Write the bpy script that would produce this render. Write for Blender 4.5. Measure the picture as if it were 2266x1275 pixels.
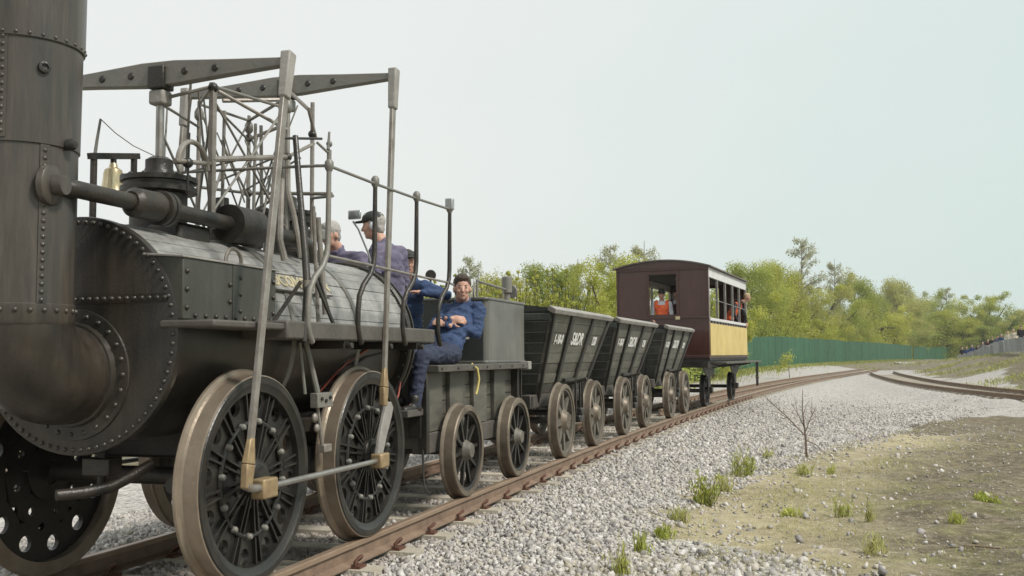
import bpy, bmesh, math, random
import numpy as np
from mathutils import Vector, Matrix, noise as mnoise
for o in list(bpy.data.objects): bpy.data.objects.remove(o)
SC = bpy.context.scene; COL = SC.collection
R = math.radians; PI = math.pi
random.seed(7); RNG = np.random.default_rng(11)

# ------------------------------------------------------------------ camera
cd = bpy.data.cameras.new('camera'); cam = bpy.data.objects.new('camera', cd); COL.objects.link(cam)
cd.sensor_width = 36; cd.lens = 35.01; cd.clip_start = .05; cd.clip_end = 4000
PITCH, ROLL, CH = R(3.9), R(-.4), 1.323
_fw = Vector((0, math.cos(PITCH), math.sin(PITCH))); _up = Vector((0, -math.sin(PITCH), math.cos(PITCH))); _rt = Vector((1, 0, 0))
_r = math.cos(ROLL)*_rt + math.sin(ROLL)*_up; _u = -math.sin(ROLL)*_rt + math.cos(ROLL)*_up
cam.matrix_world = Matrix(((_r.x, _u.x, -_fw.x, 0), (_r.y, _u.y, -_fw.y, 0), (_r.z, _u.z, -_fw.z, CH), (0, 0, 0, 1)))
SC.camera = cam

# ------------------------------------------------------------------ world: pale overcast sky, soft sun from the right
SUN_EL, SUN_AZ = R(48), R(118)          # azimuth clockwise from +Y
wd = bpy.data.worlds.new('World'); SC.world = wd; wd.use_nodes = True
nt = wd.node_tree; nt.nodes.clear()
sky = nt.nodes.new('ShaderNodeTexSky'); sky.sky_type = 'NISHITA'; sky.sun_disc = False
sky.sun_elevation = SUN_EL; sky.sun_rotation = SUN_AZ; sky.dust_density = 6; sky.air_density = 1.2; sky.ozone_density = 1.5
mx = nt.nodes.new('ShaderNodeMix'); mx.data_type = 'RGBA'; mx.inputs[0].default_value = .86
mx.inputs[7].default_value = (5.55, 5.95, 5.85, 1)      # the cloud sheet
nt.links.new(sky.outputs[0], mx.inputs[6])
wtc = nt.nodes.new('ShaderNodeTexCoord'); wns = nt.nodes.new('ShaderNodeTexNoise'); wns.inputs['Scale'].default_value = 1.6; wns.inputs['Detail'].default_value = 5; wns.inputs['Roughness'].default_value = .5
wmp = nt.nodes.new('ShaderNodeMapping'); wmp.inputs['Scale'].default_value = (1, 1, 2.2); wmp.inputs['Location'].default_value = (.4, .2, .1); nt.links.new(wtc.outputs['Generated'], wmp.inputs[0]); nt.links.new(wmp.outputs[0], wns.inputs['Vector'])
wmr = nt.nodes.new('ShaderNodeMapRange'); wmr.inputs[1].default_value = .3; wmr.inputs[2].default_value = .7; wmr.inputs[3].default_value = .72; wmr.inputs[4].default_value = 1.0; nt.links.new(wns.outputs[0], wmr.inputs[0]); 
# the thin cloud sheet: warm white over most of the sky, pale teal where it thins toward the right
wsx = nt.nodes.new('ShaderNodeSeparateXYZ'); nt.links.new(wtc.outputs['Generated'], wsx.inputs[0])
wad = nt.nodes.new('ShaderNodeMath'); wad.operation = 'MULTIPLY_ADD'; wad.inputs[1].default_value = .55; nt.links.new(wns.outputs[0], wad.inputs[0]); nt.links.new(wsx.outputs[0], wad.inputs[2])
wr2 = nt.nodes.new('ShaderNodeMapRange'); wr2.interpolation_type = 'SMOOTHSTEP'; wr2.inputs[1].default_value = .05; wr2.inputs[2].default_value = .85; nt.links.new(wad.outputs[0], wr2.inputs[0])
wmx = nt.nodes.new('ShaderNodeMix'); wmx.data_type = 'RGBA'; wmx.inputs[6].default_value = (6.0, 6.15, 5.98, 1); wmx.inputs[7].default_value = (4.8, 5.6, 5.36, 1); nt.links.new(wr2.outputs[0], wmx.inputs[0]); nt.links.new(wmx.outputs[2], mx.inputs[7])
mx.inputs[0].default_value = .93
bg = nt.nodes.new('ShaderNodeBackground'); bg.inputs[1].default_value = .1
wo = nt.nodes.new('ShaderNodeOutputWorld'); nt.links.new(mx.outputs[2], bg.inputs[0]); nt.links.new(bg.outputs[0], wo.inputs[0])
sd = bpy.data.lights.new('sun', 'SUN'); sd.energy = 2.5; sd.angle = R(10); sd.color = (1, .95, .88)
sun = bpy.data.objects.new('sun', sd); COL.objects.link(sun)
_sd = Vector((math.sin(SUN_AZ)*math.cos(SUN_EL), math.cos(SUN_AZ)*math.cos(SUN_EL), math.sin(SUN_EL)))
sun.rotation_euler = _sd.to_track_quat('Z', 'Y').to_euler(); sun.location = (20, -10, 30)
SC.view_settings.view_transform = 'Standard'; SC.view_settings.look = 'None'
SC.view_settings.exposure = .55; SC.view_settings.gamma = 1; SC.view_settings.use_curve_mapping = False

# ------------------------------------------------------------------ materials
MAT = {}
def mat(name, col, rough=.6, metal=0, col2=None, scale=5, amt=1, bump=.0, bscale=40, rnd=0, spec=.5, stretch=None, detail=6, coat=0, sharp=0, streak=0):
    m = bpy.data.materials.new(name); m.use_nodes = True; t = m.node_tree; N = t.nodes; Lk = t.links
    b = N['Principled BSDF']; b.inputs['Roughness'].default_value = rough; b.inputs['Metallic'].default_value = metal
    b.inputs['Specular IOR Level'].default_value = spec
    if coat: b.inputs['Coat Weight'].default_value = coat
    g = N.new('ShaderNodeNewGeometry'); vec = g.outputs['Position']
    if stretch:
        mp = N.new('ShaderNodeMapping'); mp.inputs['Scale'].default_value = stretch; Lk.new(vec, mp.inputs[0]); vec = mp.outputs[0]
    c2 = col2 or tuple(c*.7 for c in col)
    n = N.new('ShaderNodeTexNoise'); n.inputs['Scale'].default_value = scale; n.inputs['Detail'].default_value = detail; n.inputs['Roughness'].default_value = .62
    Lk.new(vec, n.inputs['Vector'])
    rp = N.new('ShaderNodeValToRGB'); rp.color_ramp.elements[0].position = .34+sharp; rp.color_ramp.elements[1].position = .68-sharp
    Lk.new(n.outputs[0], rp.inputs[0])
    rp.color_ramp.elements[0].color = (*col, 1); rp.color_ramp.elements[1].color = (*[col[i]*(1-amt)+c2[i]*amt for i in range(3)], 1)
    out = rp.outputs[0]
    if rnd:
        oi = N.new('ShaderNodeObjectInfo'); mr = N.new('ShaderNodeMapRange'); mr.inputs[3].default_value = 1-rnd; mr.inputs[4].default_value = 1+rnd
        Lk.new(oi.outputs['Random'], mr.inputs[0])
        hs = N.new('ShaderNodeHueSaturation'); Lk.new(mr.outputs[0], hs.inputs['Value']); Lk.new(out, hs.inputs['Color']); out = hs.outputs[0]
    if streak:
        ms = N.new('ShaderNodeMapping'); ms.inputs['Scale'].default_value = (9, 9, .7); Lk.new(g.outputs['Position'], ms.inputs[0])
        ns_ = N.new('ShaderNodeTexNoise'); ns_.inputs['Scale'].default_value = 1.4; ns_.inputs['Detail'].default_value = 7; ns_.inputs['Roughness'].default_value = .7; Lk.new(ms.outputs[0], ns_.inputs['Vector'])
        mr3 = N.new('ShaderNodeMapRange'); mr3.inputs[1].default_value = .32; mr3.inputs[2].default_value = .7; mr3.inputs[3].default_value = 1+streak*.6; mr3.inputs[4].default_value = 1-streak; Lk.new(ns_.outputs[0], mr3.inputs[0])
        h2 = N.new('ShaderNodeHueSaturation'); Lk.new(mr3.outputs[0], h2.inputs['Value']); Lk.new(out, h2.inputs['Color']); out = h2.outputs[0]
    Lk.new(out, b.inputs['Base Color'])
    # roughness breaks up too
    mr2 = N.new('ShaderNodeMapRange'); mr2.inputs[3].default_value = max(.05, rough-.14); mr2.inputs[4].default_value = min(1, rough+.14)
    Lk.new(n.outputs[0], mr2.inputs[0]); Lk.new(mr2.outputs[0], b.inputs['Roughness'])
    if bump:
        n2 = N.new('ShaderNodeTexNoise'); n2.inputs['Scale'].default_value = bscale; n2.inputs['Detail'].default_value = 5; Lk.new(vec, n2.inputs['Vector'])
        bp = N.new('ShaderNodeBump'); bp.inputs['Strength'].default_value = bump; bp.inputs['Distance'].default_value = .02
        Lk.new(n2.outputs[0], bp.inputs['Height']); Lk.new(bp.outputs[0], b.inputs['Normal'])
    MAT[name] = m; return m
mat('loco_paint', (.023, .0215, .0185), .36, 0, (.052, .044, .034), 3.5, 1, .12, 60, spec=.5, streak=.4)
mat('chimney_paint', (.044, .041, .037), .34, 0, (.078, .064, .050), 2.5, 1, .1, 50, stretch=(3, 3, .5), streak=.45)
mat('toolbox_paint', (.042, .044, .036), .4, 0, (.058, .056, .045), 3.5, 1, .08, 60, streak=.3)
mat('smokebox_paint', (.020, .0185, .016), .38, 0, (.050, .039, .029), 2.4, 1, .1, 60, streak=.45)
mat('lagging', (.29, .285, .27), .40, 0, (.20, .195, .185), 3, 1, .15, 30, rnd=.12, stretch=(6, .6, 6), streak=.3)
mat('dark_iron', (.018, .018, .017), .42, .15, (.045, .036, .027), 6, 1, .2, 50)
mat('grey_iron', (.165, .165, .15), .5, .15, (.21, .19, .165), 6, 1, .15, 40)
mat('bright_steel', (.40, .385, .36), .38, .75, (.26, .24, .22), 7, 1, .08, 40)
mat('rod_steel', (.29, .27, .245), .45, .3, (.17, .145, .12), 8, 1, .1, 40)
mat('brass', (.36, .265, .145), .5, .3, (.23, .16, .09), 12, 1, .08, 40)
mat('bell_metal', (.72, .62, .40), .3, .6, (.55, .45, .28), 9, 1)
mat('tyre_steel', (.30, .25, .195), .36, .45, (.20, .155, .115), 4, 1, .1, 40)
mat('wheel_black', (.010, .010, .010), .36, 0, (.028, .024, .019), 7, 1, .12, 50)
mat('waggon_tyre', (.20, .165, .125), .5, .35, (.10, .078, .057), 5, 1, .12, 50)
mat('waggon_wheel', (.15, .135, .11), .6, .1, (.09, .08, .065), 6, 1, .15, 50)
mat('waggon_wood', (.085, .085, .068), .62, 0, (.145, .135, .108), 3, 1, .25, 30, rnd=.28, stretch=(1, 1, 5), streak=.4)
mat('waggon_end_shade', (.034, .037, .034), .6, 0, (.055, .058, .05), 4, 1, .2, 30, rnd=.3, streak=.35)  # waggon wood darkened, the shade of the end walls painted in
mat('waggon_rib', (.020, .019, .016), .6, 0, (.04, .036, .03), 5, 1, .2, 30)
mat('weathered_lip', (.30, .285, .265), .7, 0, (.20, .187, .17), 5, 1, .25, 30)
mat('tender_wood', (.06, .06, .05), .55, 0, (.115, .105, .083), 3, 1, .2, 25, rnd=.15, stretch=(1, 1, 4))
mat('tender_beam', (.095, .085, .074), .6, 0, (.06, .054, .046), 5, 1, .2, 30)
mat('tank_paint', (.135, .132, .118), .36, 0, (.11, .107, .096), 3, 1, .06, 40, streak=.25)
mat('tank_front_shade', (.016, .021, .019), .5, 0, (.026, .03, .027), 4, 1, .1, 40)  # dark copy of the tank paint: shade on the front put into the colour
mat('maroon', (.055, .019, .013), .34, 0, (.075, .029, .021), 2, 1, .05, 20, streak=.25, coat=.3)
mat('maroon_trim', (.075, .034, .028), .42, 0, (.05, .022, .019), 4, 1)
mat('yellow_paint', (.60, .46, .17), .5, 0, (.50, .38, .135), 2, 1, .05, 20, streak=.14)
mat('white_paint', (.62, .61, .60), .5, 0, (.50, .49, .48), 3, 1, .05, 30)
mat('letter_white', (.74, .73, .71), .6, 0, (.6, .59, .57), 20, 1)
mat('roof_felt', (.10, .085, .075), .8, 0, (.15, .125, .11), 6, 1, .3, 60)
mat('inside_dark', (.03, .025, .022), .8)
mat('rail_rust', (.235, .165, .115), .65, .1, (.15, .098, .068), 6, 1, .25, 60)
mat('rail_head', (.34, .25, .18), .42, .35, (.26, .18, .125), 6, 1, .08, 60, stretch=(1, .2, 1))
mat('clip_rust', (.13, .055, .035), .7, .2, (.09, .04, .028), 30, 1, .3, 80)
mat('sleeper_concrete', (.46, .42, .34), .85, 0, (.34, .30, .24), 7, 1, .4, 60, rnd=.12)
mat('timber_sleeper', (.22, .17, .12), .85, 0, (.15, .11, .08), 5, 1, .4, 40, rnd=.15)
mat('fence_green', (.024, .095, .044), .65, 0, (.018, .076, .036), 1.2, 1, .05, 8, rnd=.12, streak=.2)
mat('fence_post', (.06, .10, .07), .6)
mat('galvanised', (.42, .43, .43), .45, .5, (.33, .34, .34), 5, 1)
mat('barrier_sheet', (.52, .53, .53), .6, .1, (.42, .43, .43), 2, 1, rnd=.45)
mat('concrete', (.42, .41, .39), .85, 0, (.33, .32, .30), 2, 1, .3, 30)
mat('skin', (.50, .295, .22), .55, 0, (.46, .255, .19), 12, 1, .03, 60)
mat('hair_dark', (.035, .022, .014), .6, 0, (.06, .038, .022), 60, 1, .6, 140)
mat('hair_grey', (.42, .40, .38), .7, 0, (.3, .28, .26), 60, 1, .5, 140)
mat('hair_light', (.5, .40, .24), .7, 0, (.4, .3, .18), 60, 1)
mat('eye_dark', (.02, .014, .01), .3)
mat('lip', (.40, .215, .17), .55)
mat('cloth_navy', (.022, .042, .105), .85, 0, (.034, .062, .14), 9, 1, .35, 90)
mat('cloth_navy_dark', (.016, .022, .048), .85, 0, (.03, .038, .07), 9, 1, .35, 90)
mat('cloth_purple', (.10, .088, .145), .85, 0, (.14, .125, .185), 8, 1, .35, 90)
mat('cloth_black', (.015, .015, .017), .8, 0, (.028, .028, .03), 9, 1, .3, 90)
mat('cap_black', (.014, .016, .013), .7, 0, (.025, .028, .022), 9, 1)
mat('cap_badge', (.5, .48, .10), .6)
mat('hi_vis', (.95, .19, .06), .7, 0, (.75, .10, .03), 9, 1, .2, 60)
mat('shirt_white', (.65, .66, .70), .8, 0, (.52, .53, .58), 9, 1)
mat('cloth_maroon', (.07, .015, .025), .85)
mat('cloth_red', (.28, .04, .04), .8); mat('cloth_blue', (.05, .11, .30), .8); mat('cloth_grey', (.16, .16, .17), .8); mat('cloth_cream', (.55, .5, .4), .8)
mat('denim', (.03, .045, .09), .85)
mat('leather', (.02, .016, .013), .5)
mat('glass_mirror', (.5, .52, .52), .12, .9)
mat('yellow_hose', (.62, .50, .16), .5)
mat('red_cable', (.40, .09, .06), .5)
mat('bark', (.12, .10, .075), .9, 0, (.07, .058, .045), 8, 1, .5, 30)
mat('bark_pale', (.35, .33, .30), .85, 0, (.15, .13, .12), 5, 1, .4, 20)
mat('twig', (.16, .11, .075), .8)

def leafmat(name, c, c2, tr=.45):
    m = bpy.data.materials.new(name); m.use_nodes = True; t = m.node_tree; N = t.nodes; Lk = t.links
    b = N['Principled BSDF']; b.inputs['Roughness'].default_value = .6; b.inputs['Specular IOR Level'].default_value = .25
    at = N.new('ShaderNodeAttribute'); at.attribute_name = 'tone'
    oi = N.new('ShaderNodeObjectInfo'); ad = N.new('ShaderNodeMath'); ad.operation = 'MULTIPLY_ADD'; ad.inputs[1].default_value = .35; 
    Lk.new(oi.outputs['Random'], ad.inputs[0]); Lk.new(at.outputs['Fac'], ad.inputs[2])
    rp = N.new('ShaderNodeValToRGB'); rp.color_ramp.elements[0].color = (*c, 1); rp.color_ramp.elements[1].color = (*c2, 1); rp.color_ramp.elements[1].position = 1.2 if False else 1
    Lk.new(ad.outputs[0], rp.inputs[0]); Lk.new(rp.outputs[0], b.inputs['Base Color'])
    tb = N.new('ShaderNodeBsdfTranslucent'); Lk.new(rp.outputs[0], tb.inputs[0]); ms = N.new('ShaderNodeMixShader'); ms.inputs[0].default_value = tr
    Lk.new(b.outputs[0], ms.inputs[1]); Lk.new(tb.outputs[0], ms.inputs[2]); Lk.new(ms.outputs[0], N['Material Output'].inputs[0])
    MAT[name] = m
leafmat('leaf_lime', (.33, .36, .06), (.60, .60, .15))
leafmat('leaf_green', (.23, .275, .06), (.46, .50, .13))
leafmat('leaf_olive', (.29, .30, .085), (.52, .51, .18))
leafmat('leaf_dark', (.14, .19, .055), (.28, .34, .10))
leafmat('leaf_pale', (.42, .43, .30), (.60, .60, .45))
leafmat('weed_green', (.25, .30, .045), (.58, .60, .16), .4)
leafmat('weed_pale', (.36, .38, .12), (.62, .60, .26), .4)
leafmat('dry_grass', (.30, .27, .13), (.45, .42, .20), .3)
leafmat('grass_green', (.24, .26, .08), (.44, .45, .16), .3)

def stonemat():
    m = bpy.data.materials.new('ballast_stone'); m.use_nodes = True; t = m.node_tree; N = t.nodes; Lk = t.links
    b = N['Principled BSDF']; b.inputs['Roughness'].default_value = .88; b.inputs['Specular IOR Level'].default_value = .3
    at = N.new('ShaderNodeAttribute'); at.attribute_name = 'tone'
    rp = N.new('ShaderNodeValToRGB'); e = rp.color_ramp.elements; e[0].color = (.20, .19, .185, 1); e[1].color = (.56, .54, .515, 1)
    e.new(.18).color = (.31, .292, .28, 1); e.new(.45).color = (.42, .397, .375, 1); e.new(.62).color = (.40, .36, .30, 1); e.new(.75).color = (.48, .45, .415, 1)
    Lk.new(at.outputs['Fac'], rp.inputs[0])
    g = N.new('ShaderNodeNewGeometry'); n = N.new('ShaderNodeTexNoise'); n.inputs['Scale'].default_value = 70; Lk.new(g.outputs['Position'], n.inputs['Vector'])
    mr = N.new('ShaderNodeMapRange'); mr.inputs[3].default_value = .8; mr.inputs[4].default_value = 1.15; Lk.new(n.outputs[0], mr.inputs[0])
    hs = N.new('ShaderNodeHueSaturation'); Lk.new(mr.outputs[0], hs.inputs['Value']); Lk.new(rp.outputs[0], hs.inputs['Color']); rs = N.new('ShaderNodeAttribute'); rs.attribute_name = 'rust'; mxr = N.new('ShaderNodeMix'); mxr.data_type = 'RGBA'; mxr.inputs[7].default_value = (.17, .115, .075, 1); Lk.new(rs.outputs['Fac'], mxr.inputs[0]); Lk.new(hs.outputs[0], mxr.inputs[6]); Lk.new(mxr.outputs[2], b.inputs['Base Color'])
    MAT['ballast_stone'] = m
stonemat()

def groundmat():
    m = bpy.data.materials.new('ground_earth'); m.use_nodes = True; t = m.node_tree; N = t.nodes; Lk = t.links
    b = N['Principled BSDF']; b.inputs['Roughness'].default_value = .93; b.inputs['Specular IOR Level'].default_value = .2
    g = N.new('ShaderNodeNewGeometry'); P = g.outputs['Position']
    def noi(s, d=6, r=.6):
        n = N.new('ShaderNodeTexNoise'); n.inputs['Scale'].default_value = s; n.inputs['Detail'].default_value = d; n.inputs['Roughness'].default_value = r; Lk.new(P, n.inputs['Vector']); return n.outputs[0]
    def ramp(src, stops):
        r = N.new('ShaderNodeValToRGB'); e = r.color_ramp.elements
        e[0].position, e[0].color = stops[0][0], (*stops[0][1], 1); e[1].position, e[1].color = stops[-1][0], (*stops[-1][1], 1)
        for p, c in stops[1:-1]: e.new(p).color = (*c, 1)
        Lk.new(src, r.inputs[0]); return r.outputs[0]
    def mix(f, a, c):
        x = N.new('ShaderNodeMix'); x.data_type = 'RGBA'; Lk.new(f, x.inputs[0]); Lk.new(a, x.inputs[6]); Lk.new(c, x.inputs[7]); return x.outputs[2]
    def attr(nm):
        a = N.new('ShaderNodeAttribute'); a.attribute_name = nm; return a.outputs['Fac']
    def math_(op, a, c):
        x = N.new('ShaderNodeMath'); x.operation = op; x.use_clamp = True
        for i, s in enumerate((a, c)):
            if isinstance(s, (int, float)): x.inputs[i].default_value = s
            else: Lk.new(s, x.inputs[i])
        return x.outputs[0]
    vo = N.new('ShaderNodeTexVoronoi'); vo.inputs['Scale'].default_value = 24; Lk.new(P, vo.inputs['Vector'])
    sep = N.new('ShaderNodeSeparateColor'); Lk.new(vo.outputs['Color'], sep.inputs[0])
    grav0 = ramp(sep.outputs[0], [(0, (.17, .16, .152)), (.35, (.33, .312, .297)), (.7, (.42, .397, .373)), (1, (.50, .475, .45))])
    n1 = noi(1.1); n2 = noi(7, 8, .7); n3 = noi(.42, 6, .65); n4 = noi(28, 4, .7); n5 = noi(2.6, 7, .7)
    grav = mix(ramp(n3, [(.45, (0, 0, 0)), (.75, (.55,)*3)]), grav0, ramp(n2, [(.3, (.27, .25, .215)), (.7, (.40, .375, .33))]))
    dirt = mix(ramp(n5, [(.36, (0, 0, 0)), (.62, (1, 1, 1))]), ramp(n2, [(.30, (.048, .039, .026)), (.5, (.105, .087, .058)), (.70, (.19, .16, .108))]), ramp(n2, [(.30, (.105, .086, .056)), (.5, (.20, .168, .112)), (.70, (.34, .295, .205))]))
    tan = ramp(n2, [(.3, (.32, .27, .165)), (.7, (.54, .475, .32))])
    dirt = mix(math_('MULTIPLY', attr('tan'), ramp(n1, [(.3, (.5,)*3), (.6, (1,)*3)])), dirt, tan)
    speck = ramp(n4, [(.58, (0, 0, 0)), (.66, (1, 1, 1))]); dirt = mix(math_('MULTIPLY', speck, .7), dirt, grav)
    gr = ramp(n2, [(.3, (.12, .125, .035)), (.7, (.25, .255, .085))])
    gm = math_('MULTIPLY', ramp(n1, [(.46, (0, 0, 0)), (.62, (1, 1, 1))]), attr('grass'))
    gm = math_('ADD', gm, math_('MULTIPLY', math_('SUBTRACT', attr('grass'), .5), 1.4))
    soil = mix(gm, dirt, gr)
    gf = math_('ADD', attr('gravel'), math_('MULTIPLY', math_('SUBTRACT', n2, .5), math_('MULTIPLY', math_('SUBTRACT', 1.0, attr('gravel')), attr('gravel'))))
    gfr = ramp(math_('ADD', attr('gravel'), math_('SUBTRACT', n1, .58)), [(.38, (0, 0, 0)), (.58, (1, 1, 1))])
    col = mix(gfr, soil, grav); Lk.new(col, b.inputs['Base Color'])
    bp = N.new('ShaderNodeBump'); bp.inputs['Strength'].default_value = .9; bp.inputs['Distance'].default_value = .035
    hm = N.new('ShaderNodeMix'); hm.data_type = 'FLOAT'; Lk.new(gfr, hm.inputs[0]); Lk.new(n4, hm.inputs[2])
    iv = math_('SUBTRACT', 1.0, math_('MULTIPLY', vo.outputs['Distance'], 14.0)); Lk.new(iv, hm.inputs[3])
    Lk.new(hm.outputs[0], bp.inputs['Height']); Lk.new(bp.outputs[0], b.inputs['Normal'])
    MAT['ground_earth'] = m
groundmat()

# ------------------------------------------------------------------ mesh helpers
class MB:
    def __init__(s): s.V = []; s.F = []; s.MI = []; s.mi = 0
    def add(s, vs, fs):
        o = len(s.V); s.V += [tuple(v) for v in vs]; s.F += [tuple(i+o for i in f) for f in fs]; s.MI += [s.mi]*len(fs); return s
    def box(s, a, b):
        (x0, y0, z0), (x1, y1, z1) = a, b
        return s.hexa([(x0, y0, z0), (x1, y0, z0), (x1, y1, z0), (x0, y1, z0), (x0, y0, z1), (x1, y0, z1), (x1, y1, z1), (x0, y1, z1)])
    def hexa(s, v): return s.add(v, [(3, 2, 1, 0), (4, 5, 6, 7), (0, 1, 5, 4), (1, 2, 6, 5), (2, 3, 7, 6), (3, 0, 4, 7)])
    def bar(s, p0, p1, w, h, up=(0, 0, 1), w1=None, h1=None):
        p0, p1 = Vector(p0), Vector(p1); d = (p1-p0).normalized(); sd = d.cross(Vector(up))
        if sd.length < 1e-4: sd = d.cross(Vector((1, 0, 0)))
        sd.normalize(); u = sd.cross(d); w1 = w if w1 is None else w1; h1 = h if h1 is None else h1
        v = [p0-sd*w/2-u*h/2, p0+sd*w/2-u*h/2, p1+sd*w1/2-u*h1/2, p1-sd*w1/2-u*h1/2, p0-sd*w/2+u*h/2, p0+sd*w/2+u*h/2, p1+sd*w1/2+u*h1/2, p1-sd*w1/2+u*h1/2]
        return s.hexa(v)
    def path(s, pts, r, n=10, cap=True):
        pts = [Vector(p) for p in pts]; k = len(pts); rs = [r]*k if isinstance(r, (int, float)) else r
        vs = []; nrm = None
        for i in range(k):
            t = (pts[min(i+1, k-1)]-pts[max(i-1, 0)]).normalized()
            if nrm is None:
                nrm = t.orthogonal().normalized()
            nrm = (nrm - t*nrm.dot(t)).normalized(); bn = t.cross(nrm)
            for j in range(n):
                a = 2*PI*j/n; vs.append(pts[i]+(nrm*math.cos(a)+bn*math.sin(a))*rs[i])
        fs = [(i*n+j, i*n+(j+1) % n, (i+1)*n+(j+1) % n, (i+1)*n+j) for i in range(k-1) for j in range(n)]
        if cap: fs += [tuple(range(n-1, -1, -1)), tuple((k-1)*n+j for j in range(n))]
        return s.add(vs, fs)
    def tube(s, p0, p1, r0, r1=None, n=10): return s.path([p0, p1], [r0, r0 if r1 is None else r1], n)
    def lathe(s, prof, o, ax, n=32, loop=False):
        # prof: (radius, height along axis)
        ax = Vector(ax).normalized(); o = Vector(o); e = ax.orthogonal().normalized(); f = ax.cross(e); m = len(prof); vs = []
        for r, h in prof:
            for j in range(n):
                a = 2*PI*j/n; vs.append(o+ax*h+(e*math.cos(a)+f*math.sin(a))*max(r, 1e-4))
        rg = range(m if loop else m-1)
        fs = [(i*n+j, i*n+(j+1) % n, ((i+1) % m)*n+(j+1) % n, ((i+1) % m)*n+j) for i in rg for j in range(n)]
        if not loop:
            if prof[0][0] > 1e-3: fs.append(tuple(range(n-1, -1, -1)))
            if prof[-1][0] > 1e-3: fs.append(tuple((m-1)*n+j for j in range(n)))
        return s.add(vs, fs)
    def sph(s, c, r, nu=12, nv=8, rot=None):
        c = Vector(c); r = (r, r, r) if isinstance(r, (int, float)) else r; vs = []
        for i in range(nv+1):
            t = PI*i/nv
            for j in range(nu):
                a = 2*PI*j/nu; p = Vector((math.sin(t)*math.cos(a)*r[0], math.sin(t)*math.sin(a)*r[1], math.cos(t)*r[2]))
                vs.append(c+(rot @ p if rot else p))
        fs = [(i*nu+j, (i+1)*nu+j, (i+1)*nu+(j+1) % nu, i*nu+(j+1) % nu) for i in range(nv) for j in range(nu)]
        return s.add(vs, fs)
    def prism(s, poly, ext):
        ext = Vector(ext); n = len(poly); vs = [Vector(p) for p in poly]; vs += [v+ext for v in vs]
        return s.add(vs, [tuple(range(n-1, -1, -1)), tuple(range(n, 2*n))]+[(i, (i+1) % n, n+(i+1) % n, n+i) for i in range(n)])
    def torus(s, c, ax, Rr, r, n=32, m=8, a0=0, a1=2*PI, e=None):
        ax = Vector(ax).normalized(); e = Vector(e) if e else ax.orthogonal().normalized(); f = ax.cross(e); c = Vector(c)
        full = abs(a1-a0-2*PI) < 1e-6; k = n if full else n+1
        pts = [c+(e*math.cos(a0+(a1-a0)*i/n)+f*math.sin(a0+(a1-a0)*i/n))*Rr for i in range(k)]
        vs = []
        for i in range(k):
            rd = (pts[i]-c).normalized()
            for j in range(m):
                b = 2*PI*j/m; vs.append(pts[i]+(rd*math.cos(b)+ax*math.sin(b))*r)
        rg = range(n)
        fs = [(i*m+j, ((i+1) % k)*m+j, ((i+1) % k)*m+(j+1) % m, i*m+(j+1) % m) for i in rg for j in range(m)]
        return s.add(vs, fs)
    def mesh(s, name, mats, smooth=38):
        me = bpy.data.meshes.new(name); me.from_pydata(s.V, [], s.F)
        for m in ([mats] if isinstance(mats, str) else mats): me.materials.append(MAT[m])
        if any(s.MI): me.polygons.foreach_set('material_index', s.MI)
        bm = bmesh.new(); bm.from_mesh(me); bmesh.ops.recalc_face_normals(bm, faces=bm.faces); bm.to_mesh(me); bm.free()
        if smooth:
            me.polygons.foreach_set('use_smooth', [True]*len(me.polygons)); me.set_sharp_from_angle(angle=R(smooth))
        me.update(); return me
    def obj(s, name, mats, parent=None, bevel=0, smooth=38, **kw):
        return put(name, s.mesh(name, mats, smooth), parent, bevel=bevel, **kw)
def put(name, me, parent=None, loc=(0, 0, 0), rot=None, bevel=0, mw=None):
    o = bpy.data.objects.new(name, me); COL.objects.link(o); o.parent = parent; o.location = loc
    if rot: o.rotation_euler = rot
    if mw is not None: o.matrix_basis = mw
    if bevel:
        b = o.modifiers.new('bevel', 'BEVEL'); b.width = bevel; b.segments = 2; b.limit_method = 'ANGLE'
    return o
def empty(name, loc=(0, 0, 0), rz=0):
    o = bpy.data.objects.new(name, None); COL.objects.link(o); o.location = loc; o.rotation_euler = (0, 0, rz); o.empty_display_size = .2; return o
def tag(o, label=None, cat=None, group=None, kind=None):
    if label: o['label'] = label
    if cat: o['category'] = cat
    if group: o['group'] = group
    if kind: o['kind'] = kind
    return o
def copytree(o, parent=None):
    c = o.copy(); COL.objects.link(c); c.parent = parent
    for ch in list(o.children): copytree(ch, c)
    return c
def smooth01(a, b, x):
    t = np.clip((np.asarray(x, float)-a)/(b-a), 0, 1); return t*t*(3-2*t)
def text(name, s, size, m, parent, mw, bold=.0, ext=.003, wid=1.0):
    cu = bpy.data.curves.new(name, 'FONT'); cu.body = s; cu.size = size; cu.extrude = ext; cu.offset = bold; cu.align_x = 'CENTER'; cu.align_y = 'CENTER'; cu.resolution_u = 3
    t = bpy.data.objects.new(name, cu); COL.objects.link(t); bpy.context.view_layer.update()
    me = bpy.data.meshes.new_from_object(t.evaluated_get(bpy.context.evaluated_depsgraph_get()))
    bpy.data.objects.remove(t); me.materials.clear(); me.materials.append(MAT[m])
    return put(name, me, parent, mw=mw @ Matrix.Diagonal((wid, 1, 1, 1)))
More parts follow.
